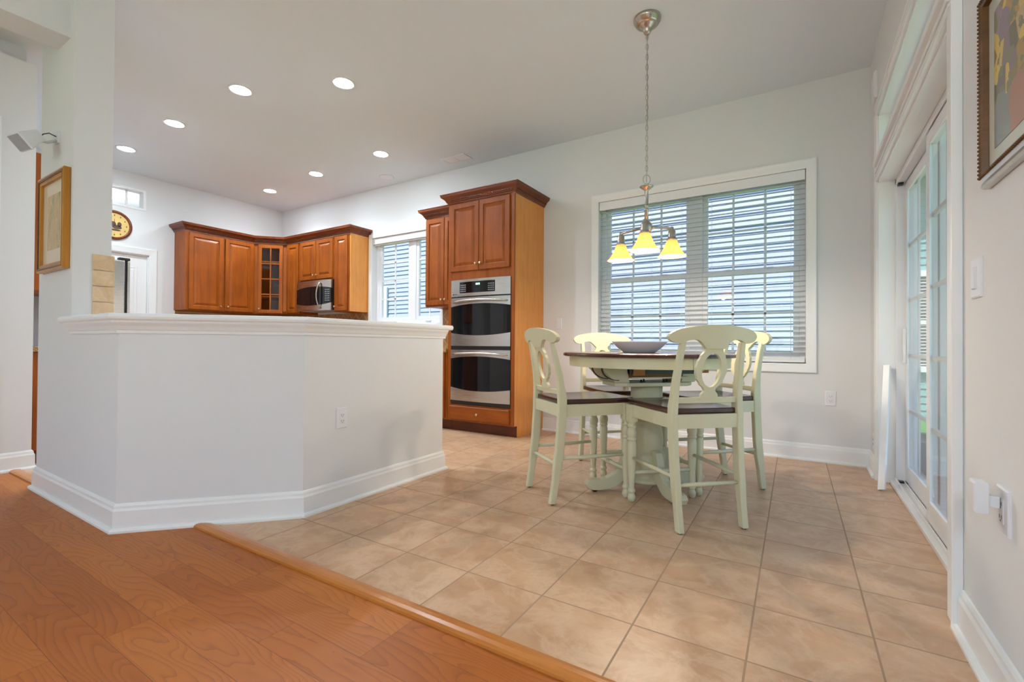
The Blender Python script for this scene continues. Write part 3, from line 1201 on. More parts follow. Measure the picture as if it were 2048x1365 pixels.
def dentils(mb, path, d0, d1, z0, z1, step=.017, wid=.009):
    for i in range(len(path) - 1):
        a, b = Vector(path[i]), Vector(path[i + 1])
        dv = (b - a)
        L = dv.length
        dv.normalize()
        nr = Vector((dv.y, -dv.x))
        k = int(L / step)
        for j in range(k):
            c = a + dv * (L * (j + .5) / k)
            p = [c + dv * s * wid / 2 + nr * t for s, t in ((-1, d0), (1, d0), (1, d1), (-1, d1))]
            mb.add([(q.x, q.y, z) for z in (z0, z1) for q in p], [(3, 2, 1, 0), (4, 5, 6, 7), (0, 1, 5, 4), (1, 2, 6, 5), (2, 3, 7, 6), (3, 0, 4, 7)])


UZ0, UZ1 = 1.365, 2.425
FX, FY = -6.975, 4.185      # front planes (face frames) of the wall cabinets on the left and back walls
DH = UZ1 - UZ0 - .012

# two-door unit on the left wall
c = thing('wall_cabinet', 'honey maple two-door wall cabinet left of the corner glass cabinet', 'cabinet', (XL, 3.41, UZ0))
obj('cabinet_body', MB().box(XL, FX, 2.945, 3.872, UZ0, UZ1), 'cab', c, .002)
cab_door(c, (FX, 2.985, UZ0 + .012), (0, 1, 0), .43, DH - .02, (1, 0, 0), kn=(.40, .06))
cab_door(c, (FX, 3.447, UZ0 + .012), (0, 1, 0), .395, DH - .02, (1, 0, 0), kn=(.03, .06))

# diagonal corner unit with glass door
c = thing('corner_cabinet', 'diagonal honey maple corner cabinet with a glass grid door', 'cabinet', (XL + .2, 4.3, UZ0))
A_, B_ = Vector((FX, 3.872, 0)), Vector((-6.662, FY, 0))
du = (B_ - A_).normalized()
dn = Vector((du.y, -du.x, 0))
Ld = (B_ - A_).length
b = MB()
poly = [(XL, 3.874), (FX, 3.874), (-6.664, FY), (-6.664, YB), (XL, YB)]
b.prism(poly, UZ0, UZ0 + .02)
b.prism(poly, UZ1 - .02, UZ1)
b.box(XL, XL + .012, 3.874, YB, UZ0 + .02, UZ1 - .02).box(XL, -6.664, YB - .012, YB, UZ0 + .02, UZ1 - .02)
b.box(XL, FX - .01, 3.874, 3.886, UZ0 + .02, UZ1 - .02).box(-6.676, -6.664, FY + .01, YB, UZ0 + .02, UZ1 - .02)
for z0, z1, a0, a1 in ((UZ0, UZ1, .0, .05), (UZ0, UZ1, Ld - .05, Ld), (UZ0, UZ0 + .04, 0, Ld), (UZ1 - .04, UZ1, 0, Ld)):
    p0, p1 = A_ + du * a0, A_ + du * a1
    q = [p0, p1, p1 - dn * .018, p0 - dn * .018]
    b.add([(k.x, k.y, z) for z in (z0, z1) for k in q], [(0, 1, 2, 3), (7, 6, 5, 4), (0, 4, 5, 1), (1, 5, 6, 2), (2, 6, 7, 3), (3, 7, 4, 0)])
obj('cabinet_body', b, 'cab', c)
for k in (1, 2, 3):
    zz = UZ0 + (UZ1 - UZ0) * k / 4
    obj('shelf', MB().prism([(XL + .015, 3.89), (FX - .03, 3.89), (-6.68, FY + .03), (-6.68, YB - .015), (XL + .015, YB - .015)], zz - .008, zz + .008), 'cab', c)
dp = A_ + du * .05
cab_door(c, (dp.x, dp.y, UZ0 + .012), du, Ld - .10, DH - .02, dn, kn=(.025, .06), glass=True)

# back wall units
c = thing('wall_cabinet', 'narrow honey maple wall cabinet between the corner cabinet and the microwave', 'cabinet', (-6.5, YB, UZ0))
obj('cabinet_body', MB().box(-6.658, -6.332, FY, YB, UZ0, UZ1), 'cab', c, .002)
cab_door(c, (-6.63, FY, UZ0 + .012), (1, 0, 0), .275, DH - .02, (0, -1, 0))
c = thing('wall_cabinet', 'short honey maple two-door cabinet above the microwave', 'cabinet', (-5.94, YB, 1.825))
obj('cabinet_body', MB().box(-6.328, -5.54, FY, YB, 1.825, UZ1), 'cab', c, .002)
cab_door(c, (-6.305, FY, 1.845), (1, 0, 0), .365, UZ1 - 1.845 - .022, (0, -1, 0), kn=(.335, .06))
cab_door(c, (-5.925, FY, 1.845), (1, 0, 0), .365, UZ1 - 1.845 - .022, (0, -1, 0), kn=(.03, .06))
c = thing('wall_cabinet', 'narrow honey maple wall cabinet between microwave and kitchen window', 'cabinet', (-5.37, YB, UZ0))
obj('cabinet_body', MB().box(-5.536, -5.216, FY, YB, UZ0, UZ1), 'cab', c, .002)
obj('side_panel', MB().box(-5.214, -5.202, FY + .001, YB, UZ0, UZ1), 'cab_lit', c, .001)
cab_door(c, (-5.51, FY, UZ0 + .012), (1, 0, 0), .262, DH - .02, (0, -1, 0), kn=(.028, .06))

CZ = UZ1 + .001
pth = [(XL, 2.945), (FX, 2.945), (FX, 3.868), (-6.66, FY), (-5.202, FY), (-5.202, YB)]
m = MB().sweep(pth, [(d, CZ + h) for d, h in CROWN])
dentils(m, pth, .018, .034, CZ + .030, CZ + .042)
o = obj('crown_molding', m, 'crown')
tag(o, 'dark cherry crown moulding running over the corner wall cabinets', 'moulding')

# right-hand wall cabinet next to the oven tower
PFY = 4.185
c = thing('wall_cabinet', 'tall honey maple two-door wall cabinet between kitchen window and oven tower', 'cabinet', (-3.5, YB, UZ0))
obj('cabinet_body', MB().box(-3.838, -3.242, PFY, YB, UZ0, UZ1), 'cab', c, .002)
cab_door(c, (-3.825, PFY, UZ0 + .02), (1, 0, 0), .285, DH - .03, (0, -1, 0), kn=(.26, .06))
cab_door(c, (-3.535, PFY, UZ0 + .02), (1, 0, 0), .285, DH - .03, (0, -1, 0), kn=(.025, .06))
pth = [(-3.838, YB), (-3.838, PFY), (-3.242, PFY)]
m = MB().sweep(pth, [(d, CZ + h) for d, h in CROWN])
dentils(m, pth, .018, .034, CZ + .030, CZ + .042)
obj('crown', m, 'crown', c)

# oven tower
TX0, TX1, TY = -3.238, -2.405, 3.888
c = thing('oven_tower', 'tall honey maple cabinet housing the double oven', 'cabinet', (-2.82, YB, 0))
b = MB()
b.box(TX0, TX0 + .02, TY + .02, YB, .115, UZ1).box(TX1 - .02, TX1 - .006, TY + .02, YB, .115, UZ1)
b.box(TX0, TX1 - .006, YB - .012, YB, .115, UZ1).box(TX0, TX1 - .006, TY + .02, YB, .115, .27).box(TX0, TX1 - .006, TY + .02, YB, 1.66, UZ1)
obj('cabinet_body', b, 'cab', c)
fr = MB()
fr.box(TX0, TX0 + .045, TY, TY + .019, .115, UZ1).box(TX1 - .05, TX1, TY, TY + .019, .115, UZ1)
for z0, z1 in ((.115, .14), (.272, .292), (1.605, 1.70), (2.40, UZ1)):
    fr.box(TX0 + .045, TX1 - .05, TY, TY + .019, z0, z1)
obj('face_frame', fr, 'cab', c, .0015)
obj('side_panel', MB().box(TX1 - .006, TX1, TY + .019, YB, .115, UZ1), 'cab_lit', c)
cab_door(c, (TX0 + .038, TY, 1.695), (1, 0, 0), .372, .718, (0, -1, 0), kn=(.345, .065))
cab_door(c, (TX0 + .415, TY, 1.695), (1, 0, 0), .372, .718, (0, -1, 0), kn=(.027, .065))
dw = MB().nested(.75, .142, [(0, -.02), (0, -.005), (.008, 0)], lambda u, v, n: (TX0 + .04 + u, TY - .021 - n, .134 + v))
dd = obj('drawer', dw, 'cabx', c)
knob(dd, Vector((TX0 + .415, TY - .021, .205)), (0, -1, 0))
obj('toe_kick', MB().box(TX0, TX1 - .004, TY + .074, YB - .02, 0, .115), 'toe', c)
obj('toe_panel', MB().box(TX1 - .004, TX1, TY + .074, YB, 0, .115), 'cab_lit', c)
pth = [(TX0, YB - .31), (TX0, TY), (TX1, TY), (TX1, YB)]
m = MB().sweep(pth, [(d, CZ + h) for d, h in CROWN])
dentils(m, pth, .018, .034, CZ + .030, CZ + .042)
obj('crown', m, 'crown', c)

# double wall oven
OX0, OX1 = TX0 + .048, TX1 - .036
OW = OX1 - OX0
OF = TY - .003
BOW = .028
ov = thing('double_oven', 'stainless double wall oven with black glass doors', 'oven', (-2.82, TY + .25, .30))
obj('oven_body', MB().box(OX0 + .02, OX1 - .03, TY + .022, YB - .05, .30, 1.602), 'black', ov)
obj('trim_frame', MB().box(OX0 - .002, OX1 + .002, TY - .006, TY - .0005, .296, 1.60), 'black', ov)


def bowf(u, z, n):
    s = 2 * u - 1
    return (OX0 + u * OW, OF - .006 - BOW * (1 - s * s) + n, z)


US = [i / 20 for i in range(21)]
cst = lambda k: (lambda u: k)


def bow_strip(lo, hi, t=.02):
    return MB().strip(US, lo, hi, bowf, t, False)


arc = lambda z, a: (lambda u: z + a * (1 - (2 * u - 1) ** 2))
cpn = obj('control_panel', bow_strip(cst(1.427), cst(1.602), .03), 'steel', ov)
US2 = [.17 + .6 * i / 14 for i in range(15)]
dp_ = MB().strip(US2, cst(1.46), cst(1.575), lambda u, z, n: (bowf(u, z, n)[0], bowf(u, z, n)[1] - .002, z), .003)
disp = obj('display', dp_, 'blackglass', cpn)
lt = MB()
for (ua, ub, za, zb) in ((.46, .50, 1.537, 1.556), (.505, .53, 1.537, 1.556)):
    p0, p1 = bowf(ua, za, -.003), bowf(ub, zb, -.003)
    lt.add([p0, (p1[0], p1[1], za), p1, (p0[0], p0[1], zb)], [(0, 1, 2, 3)])
obj('readout', lt, 'led', disp)
for base in (.19, .665):
    bt = MB()
    for j in range(4):
        for i in range(4):
            u = base + i * .026
            z = 1.475 + j * .021
            p0, p1 = bowf(u, z, -.0032), bowf(u + .014, z + .009, -.0032)
            bt.add([p0, (p1[0], p1[1], z), p1, (p0[0], p0[1], z + .009)], [(0, 1, 2, 3)])
    obj('keypad', bt, 'grey_plastic', disp)
lg = MB().lathe([(0, 0), (.008, 0), (.008, .001), (0, .001)], seg=12, mat=Matrix.Translation(bowf(.045, 1.452, -.001)) @ Matrix.Rotation(PI / 2, 4, 'X'))
lg.box(OX0 + .052, OX0 + .09, OF - .019, OF - .012, 1.4495, 1.4535)
obj('maker_mark', lg, 'dark_metal', cpn)
for (z0, z1) in ((.908, 1.413), (.335, .868)):
    zt_, zb_ = z1 - .10, z0 + .115
    dr_ = obj('oven_door', bow_strip(arc(zt_ + .005, .028), cst(z1), .03), 'steel', ov)
    obj('lower_band', bow_strip(cst(z0), arc(zb_ + .025, -.03), .03), 'steel', dr_)
    obj('glass', bow_strip(arc(zb_ + .024, -.03), arc(zt_ + .006, .028), .026), 'blackglass', dr_)
    pts, rr = [], []
    for i in range(25):
        u = .04 + .92 * i / 24
        s = 2 * u - 1
        p = bowf(u, z1 - .052 + .018 * (1 - s * s), 0)
        lift = .045 * (1 - abs(s / .92) ** 6)
        pts.append((p[0], p[1] - lift, p[2]))
        rr.append(.011 if 0 < i < 24 else .007)
    obj('handle', MB().tube(pts, rr, 10), 'steel', dr_)
obj('vent_gap', MB().box(OX0 + .012, OX1 - .004, OF - .004, OF + .002, .299, .333), 'black', ov)
obj('vent_gap', MB().box(OX0 + .012, OX1 - .004, OF - .008, OF + .002, .872, .904), 'black', ov)

# over-the-range microwave
mw = thing('microwave', 'stainless microwave with black curved window under the short cabinet', 'microwave', (-5.92, YB, 1.385))
MX0, MX1 = -6.305, -5.525
obj('microwave_body', MB().box(MX0 + .006, MX1 - .004, 4.13, YB, 1.395, 1.818), 'black', mw, .003)


def mwf(u, z, n):
    s = 2 * u - 1
    return (MX0 + u * (MX1 - MX0), 4.125 - .03 * (1 - s * s) + n, z)


UM = [i / 20 for i in range(21)]
dm = obj('door', MB().strip(UM, arc(1.70, .030), cst(1.815), mwf, .02), 'steel', mw)
obj('lower_band', MB().strip(UM, cst(1.388), arc(1.495, -.032), mwf, .02), 'steel', dm)
obj('glass', MB().strip(UM, arc(1.494, -.032), arc(1.701, .030), mwf, .017), 'blackglass', dm)
kp = MB()
for j in range(6):
    for i in range(3):
        u = .86 + i * .04
        z = 1.52 + j * .03
        kp.add([mwf(u, z, -.001), mwf(u + .02, z, -.001), mwf(u + .02, z + .012, -.001), mwf(u, z + .012, -.001)], [(0, 1, 2, 3)])
obj('keypad', kp, 'grey_plastic', mw)
pts = [mwf(.745 - .03 * math.sin(PI * i / 16), 1.42 + .365 * i / 16, -.004 - .045 * math.sin(PI * i / 16) ** .5) for i in range(17)]
obj('handle', MB().tube(pts, .011, 10), 'nickel', dm)
obj('bottom_vent', MB().box(MX0 + .05, MX1 - .05, 4.16, 4.42, 1.388, 1.394), 'grey_plastic', mw)

# base cabinets, worktop, backsplash, faucet
wt = MB().box(XL, TX0 - .002, 3.855, YB - .002, .835, .875)
wt.box(XL, XL + .645, 2.95, 3.855, .835, .875)
o = obj('worktop', wt, 'granite', bevel=.006)
tag(o, 'brown speckled granite worktop running along the kitchen walls', 'worktop')
c = thing('base_cabinet', 'honey maple base cabinet left of the oven tower', 'cabinet', (-3.54, YB, 0))
obj('cabinet_body', MB().box(-3.84, TX0 - .003, 3.885, YB - .004, .115, .834), 'cab', c)
cab_door(c, (-3.81, 3.885, .135), (1, 0, 0), .262, .69, (0, -1, 0), kn=(.235, .62))
cab_door(c, (-3.53, 3.885, .135), (1, 0, 0), .262, .69, (0, -1, 0), kn=(.028, .62))
obj('toe_kick', MB().box(-3.84, TX0 - .003, 3.962, YB - .01, 0, .115), 'toe', c)
c = thing('base_cabinet', 'run of honey maple base units hidden behind the half wall', 'cabinet', (-5.5, YB, 0))
obj('cabinet_body', MB().box(XL + .01, -3.845, 3.885, YB - .004, .115, .834).box(XL + .01, XL + .61, 2.96, 3.88, .115, .834), 'cab', c)
obj('toe_kick', MB().box(XL + .01, -3.845, 3.962, YB - .01, 0, .115).box(XL + .01, XL + .54, 2.96, 3.95, 0, .115), 'toe', c)
bs = MB().box(XL + .012, W2[0] - .055, YB - .010, YB, .876, UZ0).box(W2[1] + .055, TX0, YB - .010, YB, .876, UZ0).box(W2[0] - .055, W2[1] + .055, YB - .010, YB, .876, W2[2] - .06)
struct('trim_12', bs, 'backsplash', label='tan diagonal tile backsplash on the back kitchen wall', cat='backsplash')
bs = MB().box(XL, XL + .010, 2.96, YB - .012, .876, UZ0)
struct('trim_13', bs, 'backsplash', label='tan tile backsplash under the left wall cabinets', cat='backsplash')
sp = MB()
for i, (x, z) in enumerate(((-3.30, 1.055), (-3.335, 1.035), (-3.36, 1.03), (-3.39, 1.022), (-3.32, 1.022), (-3.345, 1.042))):
    sp.box(x - .007, x + .007, YB - .0125, YB - .0095, z - .007, z + .007)
struct('trim_14', sp, 'dark_metal', label='small dark accent tiles in the backsplash', cat='backsplash')
fc = thing('faucet', 'brushed nickel gooseneck faucet in front of the kitchen window', 'faucet', (-4.58, 4.40, .875))
pts = [(-4.58, 4.40, .9)] + [(-4.58, 4.40, .9 + .12 * k / 3) for k in (1, 2, 3)]
fcx = MB()
arcp = [(-4.58, 4.40, .88), (-4.58, 4.40, .98)] + [(-4.58 + .098 * (1 - math.cos(a)), 4.40 - .03 * (1 - math.cos(a)), 1.0 + .098 * math.sin(a)) for a in [PI * k / 14 for k in range(15)]]
obj('spout', fcx.tube(arcp, .011, 10), 'nickel', fc)
obj('base', MB().lathe([(.03, 0), (.03, .01), (.02, .03), (.014, .04)], (-4.58, 4.40, .875), 18), 'nickel', fc)
obj('lever', MB().tube([(-4.61, 4.40, .905), (-4.67, 4.39, .93)], .006, 8), 'nickel', fc)

# refrigerator
fg = thing('refrigerator', 'stainless refrigerator seen in the gap right of the pillar', 'refrigerator', (-6.2, 1.55, 0))
obj('fridge_body', MB().box(-6.6, -5.96, 1.09, 1.985, .02, 1.77), 'grey_plastic', fg, .004)
obj('door', MB().box(-5.955, -5.90, 1.09, 1.52, .06, 1.76), 'steel', fg, .008)
obj('door', MB().box(-5.955, -5.90, 1.53, 1.945, .06, 1.76), 'steel', fg, .008)
obj('seal', MB().box(-5.955, -5.925, 1.945, 1.965, .06, 1.76), 'black', fg)
obj('edge_strip', MB().box(-5.955, -5.905, 1.966, 1.99, .06, 1.755), 'silver', fg, .004)
obj('hinge_cover', MB().box(-5.97, -5.905, 1.90, 1.99, 1.762, 1.79), 'dark_metal', fg, .004)
obj('handle', MB().tube([(-5.905, 1.555, .7), (-5.86, 1.555, .74), (-5.86, 1.555, 1.46), (-5.905, 1.555, 1.5)], .011, 8), 'steel', fg)

# hutch glimpsed between passage wall and pillar
hu = thing('kitchen_hutch', 'wooden hutch with granite top seen in the slot left of the pillar', 'cabinet', (-5.2, 1.2, 0))
obj('base_cabinet', MB().box(-5.5, -4.905, 1.035, 1.42, .1, .845), 'cab', hu, .002)
obj('toe_kick', MB().box(-5.5, -4.92, 1.035, 1.42, 0, .1), 'toe', hu)
obj('counter', MB().box(-5.5, -4.885, 1.03, 1.44, .846, .885), 'granite', hu, .004)
obj('back_panel', MB().box(-5.62, -5.5, 1.03, 1.44, 0, 2.46), 'grey_plastic', hu)
obj('upper_cabinet', MB().box(-5.499, -5.28, 1.03, 1.44, 1.34, 2.46), 'cab', hu, .002)
obj('light_rail', MB().box(-5.499, -5.27, 1.03, 1.44, 1.305, 1.339), 'crown', hu, .002)

# stone tiles on the pillar side above the cap
for k in range(4):
    z0 = 1.064 + k * .0925
    m = MB().box(-3.494, -3.481, .998 + random.uniform(-.002, .002), 1.098, z0, z0 + .0905)
    o = obj('stone_tile', m, 'stone', bevel=.004)
    tag(o, ['lowest', 'second lowest', 'second highest', 'topmost'][k] + ' tan stone tile on the pillar above the half wall cap', 'tile', 'stone tiles on the pillar')

# ------------------------------------------------------------------ dining chairs
ch = thing('dining_chair', 'sage cream counter chair nearest the camera, its back turned to us', 'chair', (0, 0, 0), 0, 'counter chairs around the round table')
SZ = .605


def back_y(z):
    pts = [(0, -.262), (.12, -.243), (.3, -.219), (.5, -.205), (.62, -.203), (.75, -.219), (.88, -.246), (1.0, -.277), (1.05, -.29)]
    for (z0, y0), (z1, y1) in zip(pts, pts[1:]):
        if z <= z1:
            t = (z - z0) / (z1 - z0)
            return y0 + (y1 - y0) * t
    return pts[-1][1]


for s in (-1, 1):
    zs_ = [.004, .06, .13, .22, .32, .42, .5, .56, .62, .68, .75, .82, .89, .945]
    pts, wx, wy = [], [], []
    for zz in zs_:
        if zz < .56:
            x = .178 + (.186 - .178) * zz / .56
        else:
            x = .186 - (.186 - .166) * (zz - .56) / .385
        pts.append((s * x, back_y(zz), zz))
        wx.append(.034 if zz < .62 else .034 - .006 * (zz - .62) / .33)
        wy.append(.040 if zz < .2 else (.052 if zz < .66 else .044 - .016 * (zz - .66) / .29))
    o = obj('back_post', MB().beam(pts, wx, wy), 'cream', ch, .006)
    obj('glide', MB().lathe([(.012, 0), (.012, .004)], (s * .178, back_y(0), 0), 10), 'black', o)
LEG = [(.012, .0), (.016, .006), (.020, .018), (.0205, .032), (.016, .046), (.0145, .052), (.019, .058), (.0205, .066), (.018, .073), (.0135, .079), (.014, .09),
       (.0165, .13), (.0195, .20), (.0225, .28), (.0235, .335), (.0215, .352), (.0185, .358), (.0235, .364), (.0245, .372), (.0215, .380), (.024, .388),
       (.0265, .402), (.0255, .418), (.0205, .430), (.018, .436), (.0235, .442), (.0245, .449), (.0195, .456), (.019, .462), (.0225, .470), (.0235, .474)]
for s in (-1, 1):
    l = MB().lathe([(r * 1.14, z) for r, z in LEG], (s * .198, .222, 0), 20)
    l.box(s * .198 - .026, s * .198 + .026, .222 - .026, .222 + .026, .474, .576)
    obj('front_leg', l, 'cream', ch, .002)
# saddle seat
NU, NV = 16, 14
vs, fs = [], []
for j in range(NV + 1):
    tv = j / NV
    y = -.208 + tv * .475
    hw = .192 + .028 * tv
    for i in range(NU + 1):
        tu = 2 * i / NU - 1
        e = 1 - max(0, (abs(tu) - .82) / .18) ** 2 * .06 * (1 if tv > .8 else .3)
        yy = y + (.018 * (1 - tu * tu) if tv > .5 else 0) * (tv - .5) * 2
        dip = .013 * (1 - tu * tu) * math.sin(PI * min(1, tv * 1.15)) ** .7 if tv < .87 else .006 * (1 - tu * tu) * (1 - tv) / .13
        vs.append((tu * hw * e, yy, SZ - dip))
n1 = len(vs)
for p in list(vs):
    vs.append((p[0], p[1], SZ - .028))
for j in range(NV):
    for i in range(NU):
        a = j * (NU + 1) + i
        fs.append((a, a + 1, a + NU + 2, a + NU + 1))
        fs.append((n1 + a + NU + 1, n1 + a + NU + 2, n1 + a + 1, n1 + a))
ed = [i for i in range(NU + 1)] + [j * (NU + 1) + NU for j in range(1, NV + 1)] + [NV * (NU + 1) + i for i in range(NU - 1, -1, -1)] + [j * (NU + 1) for j in range(NV - 1, 0, -1)]
for k in range(len(ed)):
    a, b = ed[k], ed[(k + 1) % len(ed)]
    fs.append((b, a, n1 + a, n1 + b))
m = MB().add(vs, fs, True)
st = obj('seat', m, 'brown', ch)
mdf = st.modifiers.new('bevel', 'BEVEL')
mdf.width = .005
mdf.segments = 2
mdf.limit_method = 'ANGLE'
mdf.angle_limit = math.radians(50)
sf = MB()
sf.box(-.175, .175, .212, .233, .505, .576).box(-.17, .17, -.222, -.196, .505, .576)
for s in (-1, 1):
    sf.beam([(s * .182, -.19, .505), (s * .182, -.19, .576)], .001, .001)
    a, b_ = Vector((s * .186, -.19)), Vector((s * .199, .20))
    q = [(a.x - s * .010, a.y), (a.x + s * .010, a.y), (b_.x + s * .010, b_.y), (b_.x - s * .010, b_.y)]
    sf.prism(q, .505, .576)
obj('seat_frame', sf, 'cream', ch, .003)
# stretchers
for s in (-1, 1):
    m = MB().tube([(s * .181, back_y(.262), .262), (s * .19, 0, .262), (s * .198, .222, .262)], [.009, .0125, .009], 10)
    obj('side_stretcher', m, 'cream', ch)
obj('rear_stretcher', MB().tube([(-.18, back_y(.225), .225), (0, back_y(.225), .225), (.18, back_y(.225), .225)], [.009, .012, .009], 10), 'cream', ch)
fp = [(-.198, .012), (-.10, .0125), (-.03, .0125), (-.018, .0125), (-.015, .018), (-.009, .018), (-.006, .0125), (.006, .0125), (.009, .018), (.015, .018), (.018, .0125), (.03, .0125), (.10, .0125), (.198, .012)]
obj('front_stretcher', MB().tube([(x, .222, .172) for x, r in fp], [r for x, r in fp], 10), 'cream', ch)
# lower rail of the back
def rail_bow(u, k=.022):
    return -k * (1 - (u / .24) ** 2)


us = [-.165 + .33 * i / 14 for i in range(15)]
obj('lower_rail', MB().strip(us, cst(.632), cst(.662), lambda u, z, n: (u, back_y(z) + rail_bow(u, .016) - .010 + n + .006, z), .02), 'cream', ch, .003)
# splat with oval hole
ZC, RH, RW_ = .80, .085, .054


def prof_w(z):
    pts = [(.655, .047), (.675, .047), (.682, .044), (.690, .034), (.700, .030), (.710, .036), (.73, .058), (.76, .077), (.79, .086), (.81, .087), (.84, .081), (.87, .068), (.90, .050), (.915, .047), (.925, .047)]
    for (z0, w0), (z1, w1) in zip(pts, pts[1:]):
        if z <= z1:
            t = (z - z0) / (z1 - z0)
            t = t * t * (3 - 2 * t) if z < .9 else t
            return w0 + (w1 - w0) * t
    return pts[-1][1]


def hole_w(z):
    d = (z - ZC) / RH
    return RW_ * math.sqrt(max(0, 1 - d * d))


zz = sorted(set([.655 + .27 * i / 44 for i in range(45)] + [ZC - RH * math.cos(PI * i / 24) for i in range(25)]))
fsp = lambda s: (lambda z, x, n: (s * x, back_y(z) + rail_bow(x, .018) - .008 + n, z))
m = MB()
for s in (-1, 1):
    m.strip(zz, lambda z: max(hole_w(z), 0.0), prof_w, fsp(s), .018)
obj('splat', m, 'cream', ch)
# top rail
def r_top(u):
    a = abs(u)
    base = .995 + .032 * math.cos(min(1, a / .245) * PI / 2)
    if a > .185:
        t = min(1, (a - .185) / .060)
        return .968 + (base - .968) * math.sqrt(max(0, 1 - t * t))
    return base


def r_bot(u):
    a = abs(u)
    if a <= .050:
        return .908
    if a <= .112:
        t = (a - .050) / .062
        return .908 + .046 * math.sin(t * PI / 2)
    if a <= .150:
        return .954 - .006 * ((a - .112) / .038) ** 2
    if a <= .185:
        return .948 - .013 * math.sin((a - .150) / .035 * PI / 2)
    t = min(1, (a - .185) / .060)
    return .968 - .033 * math.sqrt(max(0, 1 - t * t))


us = [-.245 + .49 * i / 80 for i in range(81)]
us = sorted(set(us + [-.2449, .2449, -.052, .052, -.0525, .0525]))
obj('top_rail', MB().strip(us, r_bot, r_top, lambda u, z, n: (u, back_y(z) + rail_bow(u, .03) - .004 + n, z), .024), 'cream', ch, .004)

# place the four chairs
TC = (-.862, 3.042)


def put_chair(rear, front, label, first=False):
    m = ((rear[0] + front[0]) / 2, (rear[1] + front[1]) / 2)
    d = Vector((front[0] - rear[0], front[1] - rear[1])).normalized()
    loc = (rear[0] + d.x * .262, rear[1] + d.y * .262, 0)
    rz = math.atan2(-d.x, d.y)
    if first:
        ch.location = loc
        ch.rotation_euler = (0, 0, rz)
        ch['label'] = label
    else:
        dup(ch, loc, rz, label, 'counter chairs around the round table')


put_chair((-.380, 2.506), (-.727, 2.871), 'sage cream counter chair nearest the camera, its back turned to us', True)
put_chair((-1.366, 2.523), (-1.055, 2.915), 'cream counter chair standing between half wall and table, leftmost chair')
put_chair((-.344, 3.542), (-.684, 3.197), 'cream counter chair behind the nearest chair, closest to the patio door')
put_chair((-1.385, 3.60), (-1.02, 3.235), 'cream counter chair at the far side of the table, facing us beside the bowl')

# ------------------------------------------------------------------ dining table
AA = math.atan2(.714, .70)
tbl = thing('dining_table', 'round counter-height pedestal table with dark brown top and cream base', 'table', (TC[0], TC[1], 0), AA)
TM = WM[tbl]
TZ = .876
TRAD = .540


def half_disc(r, s, gap=.0015, n=40):
    pts = []
    for k in range(n + 1):
        a = -PI / 2 + PI * k / n
        pts.append((s * (gap + r * math.cos(a)), r * math.sin(a)))
    return pts


def tobj(name, mb, m, parent=None, bevel=0):
    mb.v = [TM @ p for p in mb.v]
    return obj(name, mb, m, parent or tbl, bevel)


for s in (-1, 1):
    m = MB()
    prof = [(TRAD - .012, TZ - .024), (TRAD - .002, TZ - .020), (TRAD, TZ - .012), (TRAD - .003, TZ - .004), (TRAD - .012, TZ)]
    rings = [half_disc(r, s) for r, z in prof]
    n = len(rings[0])
    vs, fs = [], []
    for (r, z), ring in zip(prof, rings):
        vs += [(x, y, z) for x, y in ring]
    for i in range(len(prof) - 1):
        for k in range(n):
            k2 = (k + 1) % n
            fs.append((i * n + k, i * n + k2, (i + 1) * n + k2, (i + 1) * n + k))
    fs += [tuple(reversed(range(n))), tuple((len(prof) - 1) * n + k for k in range(n))]
    m.add(vs, fs)
    tobj('tabletop', m, 'brown')
    ap = MB()
    ro, ri = .497, .475
    outer = half_disc(ro, s, .002)
    inner = half_disc(ri, s, .002)
    for k in range(len(outer) - 1):
        q = [outer[k], outer[k + 1], inner[k + 1], inner[k]]
        ap.add([(x, y, z) for z in (.790, TZ - .0245) for x, y in q], [(0, 1, 2, 3), (4, 5, 6, 7), (0, 1, 5, 4), (2, 3, 7, 6), (1, 2, 6, 5), (3, 0, 4, 7)])
    ap.box(s * .002, s * .022, -ri, ri, .80, TZ - .0245)
    tobj('apron', ap, 'cream')
# pedestal column
COLP = [(.14, .055), (.145, .062), (.145, .078), (.125, .084), (.120, .092), (.120, .228), (.114, .236), (.104, .244), (.100, .252), (.103, .262), (.106, .30), (.104, .345), (.096, .395),
        (.088, .42), (.094, .428), (.096, .436), (.088, .444), (.090, .455), (.100, .47), (.100, .668)]
tobj('pedestal', MB().lathe(COLP, (0, 0, 0), 36), 'cream')
# top plate, clipped corners
pl = [(-.27, -.09), (-.21, -.14), (.21, -.14), (.27, -.09), (.27, .09), (.21, .14), (-.21, .14), (-.27, .09)]
tobj('top_plate', MB().prism(pl, .668, .692), 'cream', bevel=.004)
for s in (-1, 1):
    bk = MB().prism([(s * .275, .692), (s * .18, .692), (s * .20, .788), (s * .37, .788)], -.115, .115, lambda u, v, t: (u, t, v))
    tobj('bracket', bk, 'cream', bevel=.003)
for y in (-.07, .07):
    tobj('slide_rail', MB().box(-.20, .34, y - .015, y + .015, .728, .772), 'rawwood', bevel=.002)
tobj('slide_track', MB().box(-.19, .26, -.13, -.10, .745, .788).box(-.19, .26, .10, .13, .745, .788), 'black')
tobj('slide_plate', MB().box(-.17, .22, -.135, .135, .716, .728), 'cream', bevel=.002)
tobj('slide_block', MB().box(-.168, -.09, -.14, -.125, .735, .785).box(.33, .42, -.06, -.02, .745, .785), 'rawwood', bevel=.002)
for x, y in ((-.10, -.11), (-.06, -.07), (.05, -.12), (.09, -.09)):
    tobj('bolt', MB().lathe([(.009, 0), (.009, .006), (.005, .007), (.005, .018), (0, .02)], (x, y, .692), 10), 'dark_metal')
